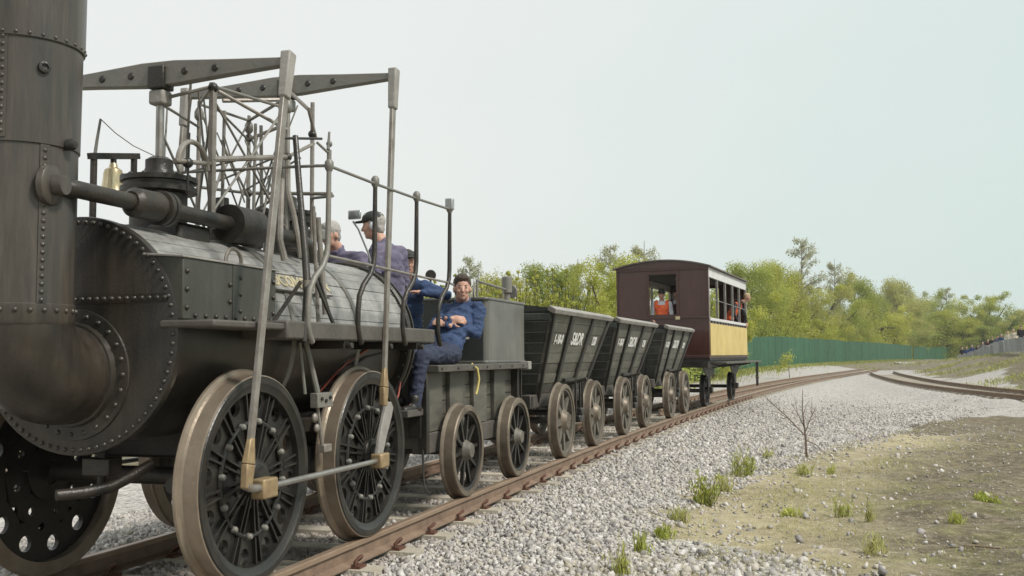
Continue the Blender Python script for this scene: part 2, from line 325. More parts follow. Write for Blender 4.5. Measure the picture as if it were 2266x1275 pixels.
# ------------------------------------------------------------------ the line of the track (near-side wheel faces run along NR)
NR = (1.58701632e-03, 2.79619926e-01, -3.22438319e+00)
def nrx(Y):
    Y = np.asarray(Y, float); q = np.minimum(Y, 62.); return NR[0]*q*q+NR[1]*q+NR[2]+(2*NR[0]*62+NR[1])*np.maximum(Y-62, 0)
def nrd(Y): return 2*NR[0]*min(Y, 62)+NR[1]
def tpt(Y, v, z=0):
    h = math.atan(nrd(Y)); return Vector((float(nrx(Y))-(.80-v)*math.cos(h), Y+(.80-v)*math.sin(h), z))
def frame(Y1, Y2, head=None):
    a, b = Vector((float(nrx(Y1)), Y1, 0)), Vector((float(nrx(Y2)), Y2, 0)); d = (b-a).normalized()
    h = math.atan2(d.x, d.y) if head is None else head
    return a-.80*Vector((math.cos(h), -math.sin(h), 0)), -h
BR = np.array([(15.2, 5), (15.3, 18), (15.5, 25), (15.85, 31.2), (16.15, 34.5), (16.9, 39.5), (18.7, 48), (20.9, 56), (24.1, 67), (27.5, 77)])
def brx(Y): return np.interp(Y, BR[:, 1], BR[:, 0])
# smooth the branch line
_by = np.linspace(5, 77, 120); _bx = brx(_by)
for _ in range(60): _bx[1:-1] = (_bx[:-2]+2*_bx[1:-1]+_bx[2:])/4
def brxs(Y): return np.interp(Y, _by, _bx)

def gz(x, y):
    x = np.asarray(x, float); y = np.asarray(y, float)
    h = np.arctan(2*NR[0]*np.clip(y, 0, 62)+NR[1]); v = (x-nrx(y))*np.cos(h)+.80
    base = -.40+.30*smooth01(35, 80, y)
    bed = np.where(np.abs(v) < 1.45, -.195, 0)
    sh = 1-smooth01(1.45, 3.1, np.abs(v)); z = base+(-.195-base)*sh
    vb = x-brxs(np.clip(y, 5, 77))
    shb = (1-smooth01(1.2, 2.6, np.abs(vb+-.75)))*(y < 80); z = z+(np.maximum(z, -.195)-z)*0+(-.195-z)*shb*(1-sh)
    bank = 1.35*smooth01(2.6, 10, vb)*smooth01(18, 40, y)*(1-smooth01(66, 112, y)); z = z+bank
    z = z+smooth01(3.0, 6, v)*(1-smooth01(30, 60, y))*(.05*np.sin(x*1.3+y*.7)*np.sin(y*.9-x*.4)+.03*np.sin(x*3.1-y*2.3))
    db = (x-49.2)*.9435+(y-110.5)*-.3313          # beyond the barrier line the bank steps up
    z = z+.42*smooth01(.2, 1.3, db)*smooth01(45, 60, y)*(1-smooth01(112, 125, y))*(x > 25)
    z = z+.28*smooth01(60, 85, y)*smooth01(-1.9, -5, v)*1.0
    return z

# ------------------------------------------------------------------ ground: one sheet to the horizon
def axis(parts):
    out = []
    for a, b, st in parts: out += list(np.arange(a, b, st))
    return np.array(out+[parts[-1][1]])
gx = axis([(-1500, -100, 200), (-100, -20, 8), (-20, -6, 1), (-6, .5, .3), (.5, 10, .11), (10, 24, .3), (24, 60, 1.5), (60, 160, 10), (160, 1500, 190)])
gy = axis([(-300, -20, 40), (-20, 0, 2), (0, 6.5, .33), (6.5, 19, .13), (19, 40, .33), (40, 90, 1), (90, 200, 6), (200, 2200, 200)])
XX, YY = np.meshgrid(gx, gy); ZZ = gz(XX, YY)
_hh = np.arctan(2*NR[0]*np.clip(YY, 0, 62)+NR[1]); _v = (XX-nrx(YY))*np.cos(_hh)+.80
_w = smooth01(2.3, 3.6, _v)*(YY < 24)*(YY > 4)*(XX < 24); _cl = np.zeros_like(ZZ); _ii = np.argwhere(_w > .01)
for a_, b_ in _ii: _q = Vector((XX[a_, b_], YY[a_, b_], 0)); _cl[a_, b_] = .030*mnoise.noise(_q*2.1)+.022*mnoise.noise(_q*5.3)+.014*abs(mnoise.noise(_q*10.))
ZZ = ZZ+_cl*_w
nx, ny = len(gx), len(gy)
me = bpy.data.meshes.new('ground')
idx = np.arange(nx*ny).reshape(ny, nx); quads = np.stack([idx[:-1, :-1], idx[:-1, 1:], idx[1:, 1:], idx[1:, :-1]], -1).reshape(-1, 4)
me.from_pydata(np.stack([XX, YY, ZZ], -1).reshape(-1, 3).tolist(), [], quads.tolist())
me.polygons.foreach_set('use_smooth', [True]*len(me.polygons)); me.materials.append(MAT['ground_earth'])
hh = np.arctan(2*NR[0]*np.clip(YY, 0, 62)+NR[1]); VV = (XX-nrx(YY))*np.cos(hh)+.80; VB = XX-brxs(np.clip(YY, 5, 77))
edge = 2.45+.9*smooth01(11, 17, YY)+1.6*smooth01(16, 22, YY)+5*smooth01(21, 33, YY)
wob = .35*np.sin(XX*2.1+YY*1.3)*np.sin(YY*1.7)
grav = (1-smooth01(-.5, .5, VV-edge+wob))*smooth01(-7, -4.5, VV)
grav = np.maximum(grav, (1-smooth01(2.2, 3.2, np.abs(VB-.75)))*(YY < 80))
grav = np.maximum(grav, ((VV > 0) & (VB < 0) & (YY > 26)).astype(float)*smooth01(25, 31, YY))
grav = np.maximum(grav, .9*(1-smooth01(0, .7, np.hypot((XX-1.35)/1.0, (YY-8.0)/1.2)-.75)))     # loose stone patch at the corner of the verge
grav = np.where((YY > 55) & (VB > 3), grav*(.4), grav)
tan = (1-smooth01(.3, 1.9, np.abs(VV-edge-.75+wob)))*(YY < 21)
grass = np.clip(.10+.22*smooth01(2.6, 5, VB)*(YY > 28)+.9*smooth01(-3.6, -5.5, VV)*(YY > 45)+.5*smooth01(-6, -9, VV)+.35*smooth01(3.0, 4.5, VV)*(YY < 14), 0, 1)
for nm, arr in (('gravel', grav), ('tan', tan), ('grass', grass)):
    me.attributes.new(nm, 'FLOAT', 'POINT').data.foreach_set('value', arr.reshape(-1).astype(np.float32))
ground = put('ground', me); tag(ground, kind='structure')

# ------------------------------------------------------------------ rails, sleepers and clips
RAILP = [(-.068, -.150), (.068, -.150), (.068, -.138), (.011, -.118), (.011, -.042), (.034, -.034), (.034, -.006), (.026, 0), (-.026, 0), (-.034, -.006), (-.034, -.034), (-.011, -.042), (-.011, -.118), (-.068, -.138)]
def sweep_rail(pts, parent, name='rail'):
    n = len(RAILP); m = MB(); vs = []
    for i, p in enumerate(pts):
        t = (pts[min(i+1, len(pts)-1)]-pts[max(i-1, 0)]); t.z = 0; t.normalize(); rt = Vector((t.y, -t.x, 0))
        for a, z in RAILP: vs.append(p+rt*a+Vector((0, 0, z)))
    m.add(vs, [(i*n+j, i*n+(j+1) % n, (i+1)*n+(j+1) % n, (i+1)*n+j) for i in range(len(pts)-1) for j in range(n)]+[tuple(range(n)), tuple((len(pts)-1)*n+j for j in range(n-1, -1, -1))])
    m.MI = [1 if f[0] % n in (5, 6, 7, 8, 9) and len(f) == 4 else 0 for f in m.F]
    return m.obj(name, ['rail_rust', 'rail_head'], parent, smooth=30)
track = empty('railway_track'); tag(track, kind='structure')
ys = list(np.arange(2.2, 60, .8))+list(np.arange(60, 190, 5))
sweep_rail([tpt(y, .7525) for y in ys], track); sweep_rail([tpt(y, -.7525) for y in ys], track)
# closure rail of the turnout lying between the running rails
sweep_rail([tpt(y, .7525-.07-1.25*float(smooth01(0, 1, (70-y)/46))*.62) for y in np.arange(24, 70.5, 1.5)], track)
m = MB(); m.hexa([(-1.03, -.125, -.16), (1.03, -.125, -.16), (1.03, .125, -.16), (-1.03, .125, -.16), (-1.02, -.10, 0), (1.02, -.10, 0), (1.02, .10, 0), (-1.02, .10, 0)])
SLP = m.mesh('sleeper', 'sleeper_concrete')
m = MB(); cp = [(.0, -.035, .0), (.0, -.035, .018), (.012, -.02, .036), (.022, .0, .043), (.012, .02, .036), (-.008, .032, .02), (-.03, .028, .006)]
m.path(cp, .0095, 6); m.box((-.035, -.045, -.022), (.03, .045, -.004)); m.V = [(x*1.35, y*1.35, z*1.35) for x, y, z in m.V]; CLIP = m.mesh('rail_clip', 'clip_rust')
s_y = 3.12; k = 0
while s_y < 62:
    h = math.atan(nrd(s_y)); p = tpt(s_y, 0, -.158+random.uniform(-.004, .004))
    put('sleeper', SLP, track, loc=p, rot=(0, 0, -h+random.uniform(-.012, .012)))
    if s_y < 34:
        for v, fl in ((.7525+.095, 0), (.7525-.095, PI), (-.7525+.095, 0)):
            put('rail_clip', CLIP, track, loc=tpt(s_y, v, -.134), rot=(0, 0, -h+fl+random.uniform(-.15, .15)))
    s_y += .70*math.cos(h)
# the branch line coming in from the right
branch = empty('branch_track'); tag(branch, kind='structure')
def brp(y, v, z=0):
    d = (float(brxs(y+.6))-float(brxs(y-.6)))/1.2; h = math.atan(d); return Vector((float(brxs(y))+v*math.cos(h), y-v*math.sin(h), z)), h
bys = np.arange(9, 76.5, 1.2)
sweep_rail([brp(y, 0)[0] for y in bys if y < 74], branch); sweep_rail([brp(y, 1.7)[0] for y in bys], branch)
y = 20.
while y < 70:
    p, h = brp(y, .8, -.162); put('sleeper', SLP, branch, loc=p, rot=(0, 0, -h)); y += .72

# ------------------------------------------------------------------ ballast: loose stones (uncountable)
_t = (1+5**.5)/2
ICO = np.array([(-1, _t, 0), (1, _t, 0), (-1, -_t, 0), (1, -_t, 0), (0, -1, _t), (0, 1, _t), (0, -1, -_t), (0, 1, -_t), (_t, 0, -1), (_t, 0, 1), (-_t, 0, -1), (-_t, 0, 1)])/1.902
ICF = np.array([(0, 11, 5), (0, 5, 1), (0, 1, 7), (0, 7, 10), (0, 10, 11), (1, 5, 9), (5, 11, 4), (11, 10, 2), (10, 7, 6), (7, 1, 8), (3, 9, 4), (3, 4, 2), (3, 2, 6), (3, 6, 8), (3, 8, 9), (4, 9, 5), (2, 4, 11), (6, 2, 10), (8, 6, 7), (9, 8, 1)])
CUB = np.array([(-1, -1, -1), (1, -1, -1), (1, 1, -1), (-1, 1, -1), (-1, -1, 1), (1, -1, 1), (1, 1, 1), (-1, 1, 1)])*.62
CUF = np.array([(0, 2, 1), (0, 3, 2), (4, 5, 6), (4, 6, 7), (0, 1, 5), (0, 5, 4), (1, 2, 6), (1, 6, 5), (2, 3, 7), (2, 7, 6), (3, 0, 4), (3, 4, 7)])
def stones(name, P, size, tone, rust=None):
    N = len(P); var = np.stack([(CUB*RNG.uniform(.55, 1.35, (8, 1))+RNG.normal(0, .14, (8, 3)))*np.array([1.15, RNG.uniform(.7, 1.0), RNG.uniform(.5, .85)]) for _ in range(24)])
    q = RNG.normal(size=(N, 4));  q /= np.linalg.norm(q, axis=1, keepdims=True); w, x, y, z = q.T
    Rm = np.stack([1-2*(y*y+z*z), 2*(x*y-z*w), 2*(x*z+y*w), 2*(x*y+z*w), 1-2*(x*x+z*z), 2*(y*z-x*w), 2*(x*z-y*w), 2*(y*z+x*w), 1-2*(x*x+y*y)], -1).reshape(N, 3, 3)
    V = np.einsum('nij,nkj->nki', Rm, var[RNG.integers(0, 24, N)]*size[:, None, None])+P[:, None, :]
    Fc = (CUF[None]+np.arange(N)[:, None, None]*8).reshape(-1)
    me = bpy.data.meshes.new(name); me.vertices.add(N*8); me.vertices.foreach_set('co', V.reshape(-1).astype(np.float32))
    me.loops.add(N*36); me.loops.foreach_set('vertex_index', Fc.astype(np.int32)); me.polygons.add(N*12); me.polygons.foreach_set('loop_start', np.arange(0, N*36, 3, dtype=np.int32))
    me.update(calc_edges=True); me.attributes.new('tone', 'FLOAT', 'POINT').data.foreach_set('value', np.repeat(tone, 8).astype(np.float32))
    me.attributes.new('rust', 'FLOAT', 'POINT').data.foreach_set('value', np.repeat(rust if rust is not None else np.zeros(N), 8).astype(np.float32))
    me.materials.append(MAT['ballast_stone']); return put(name, me)
def seen(x, y, mrg=420):
    px = 1133+2204*x/np.maximum(y, .1); py = 788+2204*1.6/np.maximum(y, .1); return (px > -mrg) & (px < 2266+mrg) & (py < 1275+mrg) & (y > 2)
def scatter(n, y0, y1, pw, vfun):
    Y = y0+(y1-y0)*RNG.random(n)**pw; a, b = vfun(Y); v = a+(b-a)*RNG.random(n)
    h = np.arctan(2*NR[0]*np.clip(Y, 0, 62)+NR[1]); x = nrx(Y)-(.8-v)*np.cos(h); yy = Y+(.8-v)*np.sin(h); return x, yy, v, Y
def edgef(Y): return 2.6+.9*smooth01(11, 17, Y)+1.6*smooth01(16, 22, Y)+3*smooth01(21, 33, Y)
x, y, v, Y = scatter(212000, 3.6, 44, 2.1, lambda Y: (-3.4+0*Y, edgef(Y)))
k = seen(x, y) & (np.abs(np.abs(v)-.7525) > .062)
# sleepers show through between the rails: thin the stones over them
k &= (RNG.random(len(x)) < np.where(v > edgef(Y)-.55, .45, 1)*(1-.97*smooth01(13, 43, Y)))
x, y, v, Y = x[k], y[k], v[k], Y[k]
sz = (.0068+RNG.gamma(3.0, .0041, len(x)))*(1+.25*smooth01(10, 18, Y)-.35*smooth01(24, 42, Y))
def near_sleeper(x, y, v):
    # fraction of the sleeper spacing
    s0 = []; q = 3.12
    while q < 62: s0.append(q); q += .70*math.cos(math.atan(nrd(q)))
    s0 = np.array(s0); hh = np.arctan(2*NR[0]*np.clip(y, 0, 62)+NR[1]); yc = y-(.8-v)*np.sin(hh)
    d = np.abs(yc[:, None]-s0[None]).min(1); return (d < .115) & (np.abs(v) < 1.04)
ns = near_sleeper(x, y, v); k = ~(ns & (RNG.random(len(x)) < .93)); x, y, v, sz, Y = x[k], y[k], v[k], sz[k], Y[k]
z = gz(x, y)+sz*.08+RNG.uniform(-.006, .008, len(x))
rust = np.clip(.75*np.exp(-((np.abs(v)-.7525)/.16)**2)+.38*(np.abs(v) < .75)+.0*v, 0, 1)*RNG.uniform(.2, 1, len(x))
b = stones('ballast', np.stack([x, y, z], -1), sz, RNG.random(len(x)), rust); print('ballast', len(x)); tag(b, 'pale grey crushed stone ballast lying along the railway track', 'ballast', kind='stuff')
# scattered stones on the bare earth of the verge
x, y, v, Y = scatter(26000, 4, 26, 1.3, lambda Y: (edgef(Y)-.7, edgef(Y)+9)); off = v-edgef(Y)
k = seen(x, y) & (RNG.random(len(x)) < np.exp(-np.maximum(off, 0)*.75)+.05); x, y = x[k], y[k]; sz = RNG.gamma(2.2, .0055, len(x))+.004
px = np.concatenate([x, 1.45+RNG.normal(0, .62, 1500)]); py = np.concatenate([y, 7.9+RNG.normal(0, .55, 1500)]); sz = np.concatenate([sz, RNG.gamma(5, .005, 1500)])
s = stones('loose_stones', np.stack([px, py, gz(px, py)+sz*.2], -1), sz, RNG.random(len(px))); tag(s, 'loose stones and grit scattered over the bare earth verge', 'stones', kind='stuff')
# ------------------------------------------------------------------ wheels
CA = {}
def yz(r, a, x=0): return (x, r*math.cos(a), r*math.sin(a))
RIV = MB().lathe([(.0135, 0), (.012, .006), (.007, .0105), (.0001, .012)], (0, 0, 0), (0, 0, 1), 8).mesh('rivet', 'loco_paint')
RIVC = MB().lathe([(.0135, 0), (.012, .006), (.007, .0105), (.0001, .012)], (0, 0, 0), (0, 0, 1), 8).mesh('rivet', 'chimney_paint')
def rivet(parent, p, n, me=None, s=1.0):
    q = Vector(n).to_track_quat('Z', 'Y'); put('rivet', me or RIV, parent, mw=Matrix.Translation(p) @ q.to_matrix().to_4x4() @ Matrix.Scale(s, 4))
def holed_ring(m, r0, r1, x0, x1, n, hr, hrad, per=20, ph=0):
    for k in range(n):
        t0 = 2*PI*(k+.5)/n+ph; ea = (r1-hr, hr-r0); eb = PI/n*hr
        vs = []
        for X in (x0, x1):
            for ring in (0, 1):
                for j in range(per):
                    p = 2*PI*j/per; c, s_ = math.cos(p), math.sin(p)
                    if ring: a, b = hrad*c, hrad*s_
                    else:
                        ta = (ea[0]/c if c > 0 else -ea[1]/c) if abs(c) > 1e-6 else 1e9; tb = eb/abs(s_) if abs(s_) > 1e-6 else 1e9; t = min(ta, tb); a, b = t*c, t*s_
                    vs.append(yz(hr+a, t0+b/hr, X))
        P = per; fs = []
        for j in range(P):
            q = (j+1) % P
            fs += [(j, q, P+q, P+j), (2*P+j, 3*P+j, 3*P+q, 2*P+q), (P+j, P+q, 3*P+q, 3*P+j)]
        m.add(vs, fs)
def loco_wheel(parent, y, side):
    if 'lw' not in CA:
        m = MB(); holed_ring(m, .345, .57, -.055, -.085, 12, .455, .05); holed_ring(m, .17, .345, -.062, -.088, 8, .265, .026, 16); m.lathe([(.08, -.03), (.175, -.045), (.175, -.10), (.08, -.11)], (0, 0, 0), (1, 0, 0), 48, loop=True)
        CA['lw'] = m.mesh('wheel', 'wheel_black', 30)
        CA['lt'] = MB().lathe([(.553, -.004), (.600, -.004), (.610, -.009), (.613, -.095), (.622, -.108), (.645, -.118), (.648, -.132), (.635, -.145), (.553, -.145)], (0, 0, 0), (1, 0, 0), 72, loop=True).mesh('tyre', 'tyre_steel', 30)
        CA['lr'] = MB().lathe([(.505, -.055), (.512, -.018), (.545, -.010), (.560, .002), (.596, .003), (.602, -.003), (.596, -.05)], (0, 0, 0), (1, 0, 0), 64, loop=True).mesh('rim', 'wheel_black', 30)
        CA['lh'] = MB().lathe([(.115, -.10), (.112, -.01), (.095, .012), (.07, .015), (.065, .035), (.0001, .038)], (0, 0, 0), (1, 0, 0), 24).mesh('hub', 'dark_iron', 30)
        CA['lb'] = MB().torus((-.048, 0, 0), (1, 0, 0), .335, .016, 56, 8).mesh('bolt_ring', 'wheel_black')
        CA['lo'] = MB().lathe([(.021, -.045), (.019, -.022), (.012, -.014), (.0001, -.012)], (0, .335, 0), (1, 0, 0), 8).mesh('bolt', 'grey_iron')
        a = .075; m = MB()
        for s_ in (-a, a): m.bar(yz(.10, s_*2.2, -.045), yz(.325, s_*.9, -.047), .012, .03, (1, 0, 0))
        CA['ls'] = m.mesh('spoke', 'wheel_black')
        m = MB()
        for s_ in (-.055, .055): m.bar(yz(.352, s_, -.048), yz(.508, s_, -.045), .013, .03, (1, 0, 0))
        CA['lq'] = m.mesh('rib', 'wheel_black')
    w = put('wheel', CA['lw'], parent, loc=(.80*side, y, .61), rot=((.13 if y < .5 else .35), 0, 0 if side > 0 else PI))
    for nm, k in (('tyre', 'lt'), ('rim', 'lr'), ('hub', 'lh'), ('bolt_ring', 'lb')): put(nm, CA[k], w)
    for i in range(12):
        for nm, k, o in (('spoke', 'ls', 0), ('rib', 'lq', 0), ('bolt', 'lo', .5)): put(nm, CA[k], w, rot=(2*PI*(i+o)/12, 0, 0))
    return w
def spoked_wheel(parent, y, side, Rr, nsp, mt, mw_, wid=.115, hubr=.075, sw=.03, xo=.80, key='t', hm=None):
    if key+'t' not in CA:
        CA[key+'t'] = MB().lathe([(Rr-.055, 0), (Rr-.008, 0), (Rr, -.01), (Rr+.003, -wid*.72), (Rr+.022, -wid*.82), (Rr+.028, -wid*.93), (Rr+.018, -wid), (Rr-.055, -wid)], (0, 0, 0), (1, 0, 0), 56, loop=True).mesh('tyre', mt, 30)
        CA[key+'r'] = MB().lathe([(Rr-.085, -.02), (Rr-.053, -.012), (Rr-.053, -wid*.8), (Rr-.085, -wid*.7)], (0, 0, 0), (1, 0, 0), 48, loop=True).mesh('wheel', mw_, 30)
        CA[key+'h'] = MB().lathe([(hubr*1.35, -wid), (hubr*1.35, -.035), (hubr*1.1, -.01), (hubr, .015), (hubr*.85, .03), (.0001, .032)], (0, 0, 0), (1, 0, 0), 24).mesh('hub', hm or mw_, 30)
        m = MB(); m.bar(yz(hubr*1.1, 0, -.055), yz(Rr-.07, 0, -.05), sw*1.5, .04, (1, 0, 0), sw, .03); CA[key+'s'] = m.mesh('spoke', mw_)
    w = put('wheel', CA[key+'r'], parent, loc=(xo*side, y, Rr), rot=(random.uniform(0, 1), 0, 0 if side > 0 else PI))
    put('tyre', CA[key+'t'], w); put('hub', CA[key+'h'], w)
    for i in range(nsp): put('spoke', CA[key+'s'], w, rot=(2*PI*i/nsp, 0, 0))
    return w

# ------------------------------------------------------------------ the locomotive (x right, y back along the train, z up)
lo, lr = frame(5.95, 7.48); WB = 1.598
LOC = empty('steam_locomotive', lo, lr)
tag(LOC, 'black early steam locomotive with overhead beams, tall chimney and coupled wheels', 'locomotive')
BZ, BRr = 1.455, .665
for y in (0, WB):
    for s_ in (1, -1): loco_wheel(LOC, y, s_)
    MB().tube((-.66, y, .61), (.66, y, .61), .055, n=16).obj('axle', 'dark_iron', LOC)
# boiler shell, lagging planks, front plate
sh = MB().lathe([(.617, -.60), (.617, 2.62), (.60, 2.66)], (0, 0, BZ), (0, 1, 0), 48).obj('boiler', 'smokebox_paint', LOC)
NPL = 44; wpl = 2*PI/NPL
m = MB(); vs = []
for y in (-.585, 2.575):
    for rr, a in ((.618, -.49), (.618, .49), (.663, .478), (.6655, 0), (.663, -.478)): vs.append((rr*math.cos(a*wpl), y, rr*math.sin(a*wpl)))
m.add(vs, [(0, 1, 2, 3, 4), (9, 8, 7, 6, 5), (0, 5, 6, 1), (1, 6, 7, 2), (2, 7, 8, 3), (3, 8, 9, 4), (4, 9, 5, 0)]); PLK = m.mesh('plank', 'lagging', 20)
for i in range(1, NPL//2):
    a = -i*wpl; put('plank', PLK, sh, mw=Matrix.Translation((0, 0, BZ)) @ Matrix.Rotation(a, 4, 'Y') @ Matrix.Scale(1+random.uniform(-.003, .003), 4))
for y in (.62, 1.6):
    MB().lathe([(.667, y), (.6735, y+.002), (.6735, y+.05), (.667, y+.052)], (0, 0, BZ), (0, 1, 0), 64, loop=True).obj('boiler_band', 'grey_iron', sh)
rr_ = MB().lathe([(.56, 2.565), (.685, 2.565), (.70, 2.58), (.70, 2.60), (.62, 2.605), (.62, 2.645), (.70, 2.65), (.70, 2.67), (.56, 2.68)], (0, 0, BZ), (0, 1, 0), 56, loop=True).obj('end_ring', 'dark_iron', LOC)
for i in range(40):
    a = 2*PI*i/40; rivet(rr_, (.66*math.cos(a), 2.562, BZ+.66*math.sin(a)), (0, -1, 0))
fp = MB().lathe([(.0001, -.622), (.655, -.622), (.668, -.618), (.672, -.605), (.672, -.575), (.62, -.57)], (0, 0, BZ), (0, 1, 0), 72).obj('front_plate', 'smokebox_paint', LOC, smooth=25)
for i in range(76):
    a = 2*PI*i/76; rivet(fp, (.638*math.cos(a), -.622, BZ+.638*math.sin(a)), (0, -1, 0), s=1.05)
for i in range(25):
    x = -.59+1.18*i/24; rivet(fp, (x, -.632, 1.655), (0, -1, 0))
sx = math.sqrt(.655**2-(1.64-BZ)**2)
MB().box((-.60, -.6315, 1.632), (.60, -.6225, 1.678)).obj('seam_strip', 'smokebox_paint', fp)
# flue elbow and chimney
CY = -1.055
pts = [(0, -.62, 1.235), (0, -.74, 1.235)]
for i in range(1, 10):
    a = PI/2*i/9; pts.append((0, -.74-.315*math.sin(a), 1.235+.315*(1-math.cos(a))))
pts += [(0, CY, 1.60)]
el = MB().path(pts, .272, 36).obj('flue_elbow', 'smokebox_paint', LOC)
fl = MB().lathe([(.27, -.675), (.285, -.672), (.292, -.64), (.365, -.636), (.368, -.624), (.27, -.624)], (0, 0, 1.235), (0, 1, 0), 48, loop=True).obj('flue_flange', 'loco_paint', LOC)
for i in range(24):
    a = 2*PI*i/24; rivet(fl, (.33*math.cos(a), -.637, 1.235+.33*math.sin(a)), (0, -1, 0), s=1.1)
def around(az, r, z, y0=CY): return Vector((r*math.sin(az), y0-r*math.cos(az), z)), Vector((math.sin(az), -math.cos(az), 0))
cl = MB().lathe([(.272, 1.50), (.282, 1.52), (.2815, 1.60), (.2765, 1.605), (.278, 2.445)], (0, CY, 0), (0, 0, 1), 48).obj('chimney_base', 'chimney_paint', LOC)
cm = MB().lathe([(.282, 2.41), (.287, 2.413), (.292, 2.985)], (0, CY, 0), (0, 0, 1), 48).obj('chimney_barrel', 'chimney_paint', LOC)
cu = MB().lathe([(.297, 2.945), (.302, 2.95), (.310, 4.25), (.30, 4.26), (.28, 4.26)], (0, CY, 0), (0, 0, 1), 48).obj('chimney_stack', 'chimney_paint', LOC)
CV = R(43)   # direction of the seam, toward the near side
for i in range(20):
    p, n = around(R(66), .2785, 1.62+.04*i); rivet(cl, p, n, RIVC)
for i in range(13):
    p, n = around(R(24), .290, 2.46+.04*i); rivet(cm, p, n, RIVC)
for i in range(30):
    a = 2*PI*i/30; p, n = around(a, .300, 2.965); rivet(cu, p, n, RIVC, .8)
for i in range(26):
    a = 2*PI*i/26; p, n = around(a, .2822, 1.57); rivet(cl, p, n, RIVC)
m = MB()
for z0, z1, az, rr in ((1.605, 2.41, R(66), .2775), (2.43, 2.95, R(24), .2895)):
    for s_ in range(1):
        q = []
        for z in (z0, z1):
            for da in (-.085, .085):
                for dr in (-.004, .004): q.append(around(az+da, rr+dr+(z-z0)*.003, z)[0])
        m.hexa([q[0], q[1], q[3], q[2], q[4], q[5], q[7], q[6]])
m.obj('seam_strip', 'chimney_paint', cl)
p, n = around(R(62), .296, 2.80)
MB().lathe([(.032, 0), (.03, .012), (.018, .014), (.016, .004), (.0001, .003)], p, n, 16).obj('inspection_plug', 'dark_iron', cm)
p, n = around(R(92), .29, 2.43); MB().lathe([(.03, -.02), (.03, .03), (.02, .045), (.0001, .047)], p, n, 12).obj('lug', 'dark_iron', cm)
# exhaust pipe along the near shoulder of the boiler
PX, PZ = .30, 2.205
ep = MB(); ep.path([(.18, CY-.06, 2.205), (.27, CY-.03, 2.205), (PX+.005, CY+.06, PZ), (PX, CY+.2, PZ), (PX, -.52, PZ)], .047, 18); ep.path([(PX, -.24, PZ), (PX, .43, PZ)], .049, 18)
ep.path([(PX, .74, PZ), (PX, 1.36, PZ-.01), (PX-.005, 1.48, PZ-.03), (PX-.02, 1.55, PZ-.10), (PX-.03, 1.57, PZ-.22)], .058, 18)
EP = ep.obj('exhaust_pipe', 'dark_iron', LOC)
MB().lathe([(.06, -.56), (.085, -.53), (.088, -.33), (.08, -.325), (.08, -.31), (.104, -.305), (.104, -.275), (.09, -.27), (.09, -.262), (.104, -.258), (.104, -.228), (.055, -.222)], (PX, 0, PZ), (0, 1, 0), 28).obj('pipe_collar', 'dark_iron', EP)
MB().lathe([(.055, .42), (.126, .422), (.128, .43), (.128, .735), (.122, .745), (.06, .75)], (PX, 0, PZ), (0, 1, 0), 32).obj('pipe_drum', 'dark_iron', EP)
q, n = around(R(72), .262, 2.205); MB().lathe([(.105, 0), (.105, .03), (.095, .038), (.055, .042), (.05, .10)], q, (.93, .15, 0), 24).obj('pipe_flange', 'chimney_paint', EP)
# cylinders, pistons, cross beams
def lens_beam(y, z, tilt, name='cross_beam'):
    prof = []
    H = [(-.92, .022), (-.5, .048), (-.12, .075), (.12, .075), (.5, .048), (.92, .022)]
    poly = [(x, y-.035, z+h*1.05) for x, h in H]+[(x, y-.035, z-h) for x, h in reversed(H)]
    b = MB().prism(poly, (0, .07, 0)).obj(name, 'grey_iron', LOC, bevel=.006)
    for x in (-.42, -.2, .2, .42):
        MB().lathe([(.026, -.012), (.026, .0), (.018, .008), (.0001, .009)], (x, y-.035, z), (0, -1, 0), 12).obj('bolt', 'dark_iron', b)
    MB().box((-.06, y-.06, z-.10), (.06, y+.06, z+.05)).obj('crosshead', 'dark_iron', b, bevel=.01)
    MB().box((-.055, y-.052, z-.20), (.055, y+.052, z-.105)).obj('crosshead_socket', 'weathered_lip', b, bevel=.015)
    return b
B1Z, B2Z, B1Y, B2Y = 3.135, 3.475, .10, 1.70
lens_beam(B1Y, B1Z, 0); lens_beam(B2Y, B2Z, 0)
for y, zb in ((B1Y, B1Z), (B2Y, B2Z)):
    MB().tube((0, y, 2.55), (0, y, zb-.2), .026, n=14).obj('piston_rod', 'bright_steel', LOC)
    c = MB().lathe([(.175, 1.95), (.175, 2.36), (.235, 2.37), (.235, 2.40), (.215, 2.405), (.215, 2.43), (.235, 2.435), (.235, 2.465), (.10, 2.49), (.085, 2.53), (.085, 2.58), (.055, 2.60), (.0001, 2.60)], (0, y, 0), (0, 0, 1), 36).obj('cylinder', 'dark_iron', LOC)
    for i in range(14):
        a = 2*PI*i/14; rivet(c, (.218*math.cos(a), y+.218*math.sin(a), 2.462), (0, 0, 1), s=1.3)
    MB().box((-.28, y-.17, 1.95), (.28, y+.17, 2.16)).obj('cylinder_saddle', 'dark_iron', c, bevel=.03)
# valve chests and rounded lumps between the cylinders
MB().lathe([(.10, 2.03), (.10, 2.28), (.13, 2.29), (.13, 2.33), (.05, 2.36), (.045, 2.44), (.0001, 2.45)], (.02, .78, 0), (0, 0, 1), 20).obj('valve_chest', 'dark_iron', LOC)
MB().lathe([(.07, 2.0), (.07, 2.22), (.10, 2.23), (.10, 2.27), (.0001, 2.30)], (.05, 1.12, 0), (0, 0, 1), 18).obj('safety_valve', 'dark_iron', LOC)
MB().box((-.30, 1.95, 2.02), (.12, 2.2, 2.2)).obj('valve_chest', 'dark_iron', LOC, bevel=.03)
MB().box((-.10, 1.98, 2.27), (.16, 2.12, 2.37)).obj('regulator_block', 'grey_iron', LOC, bevel=.02)
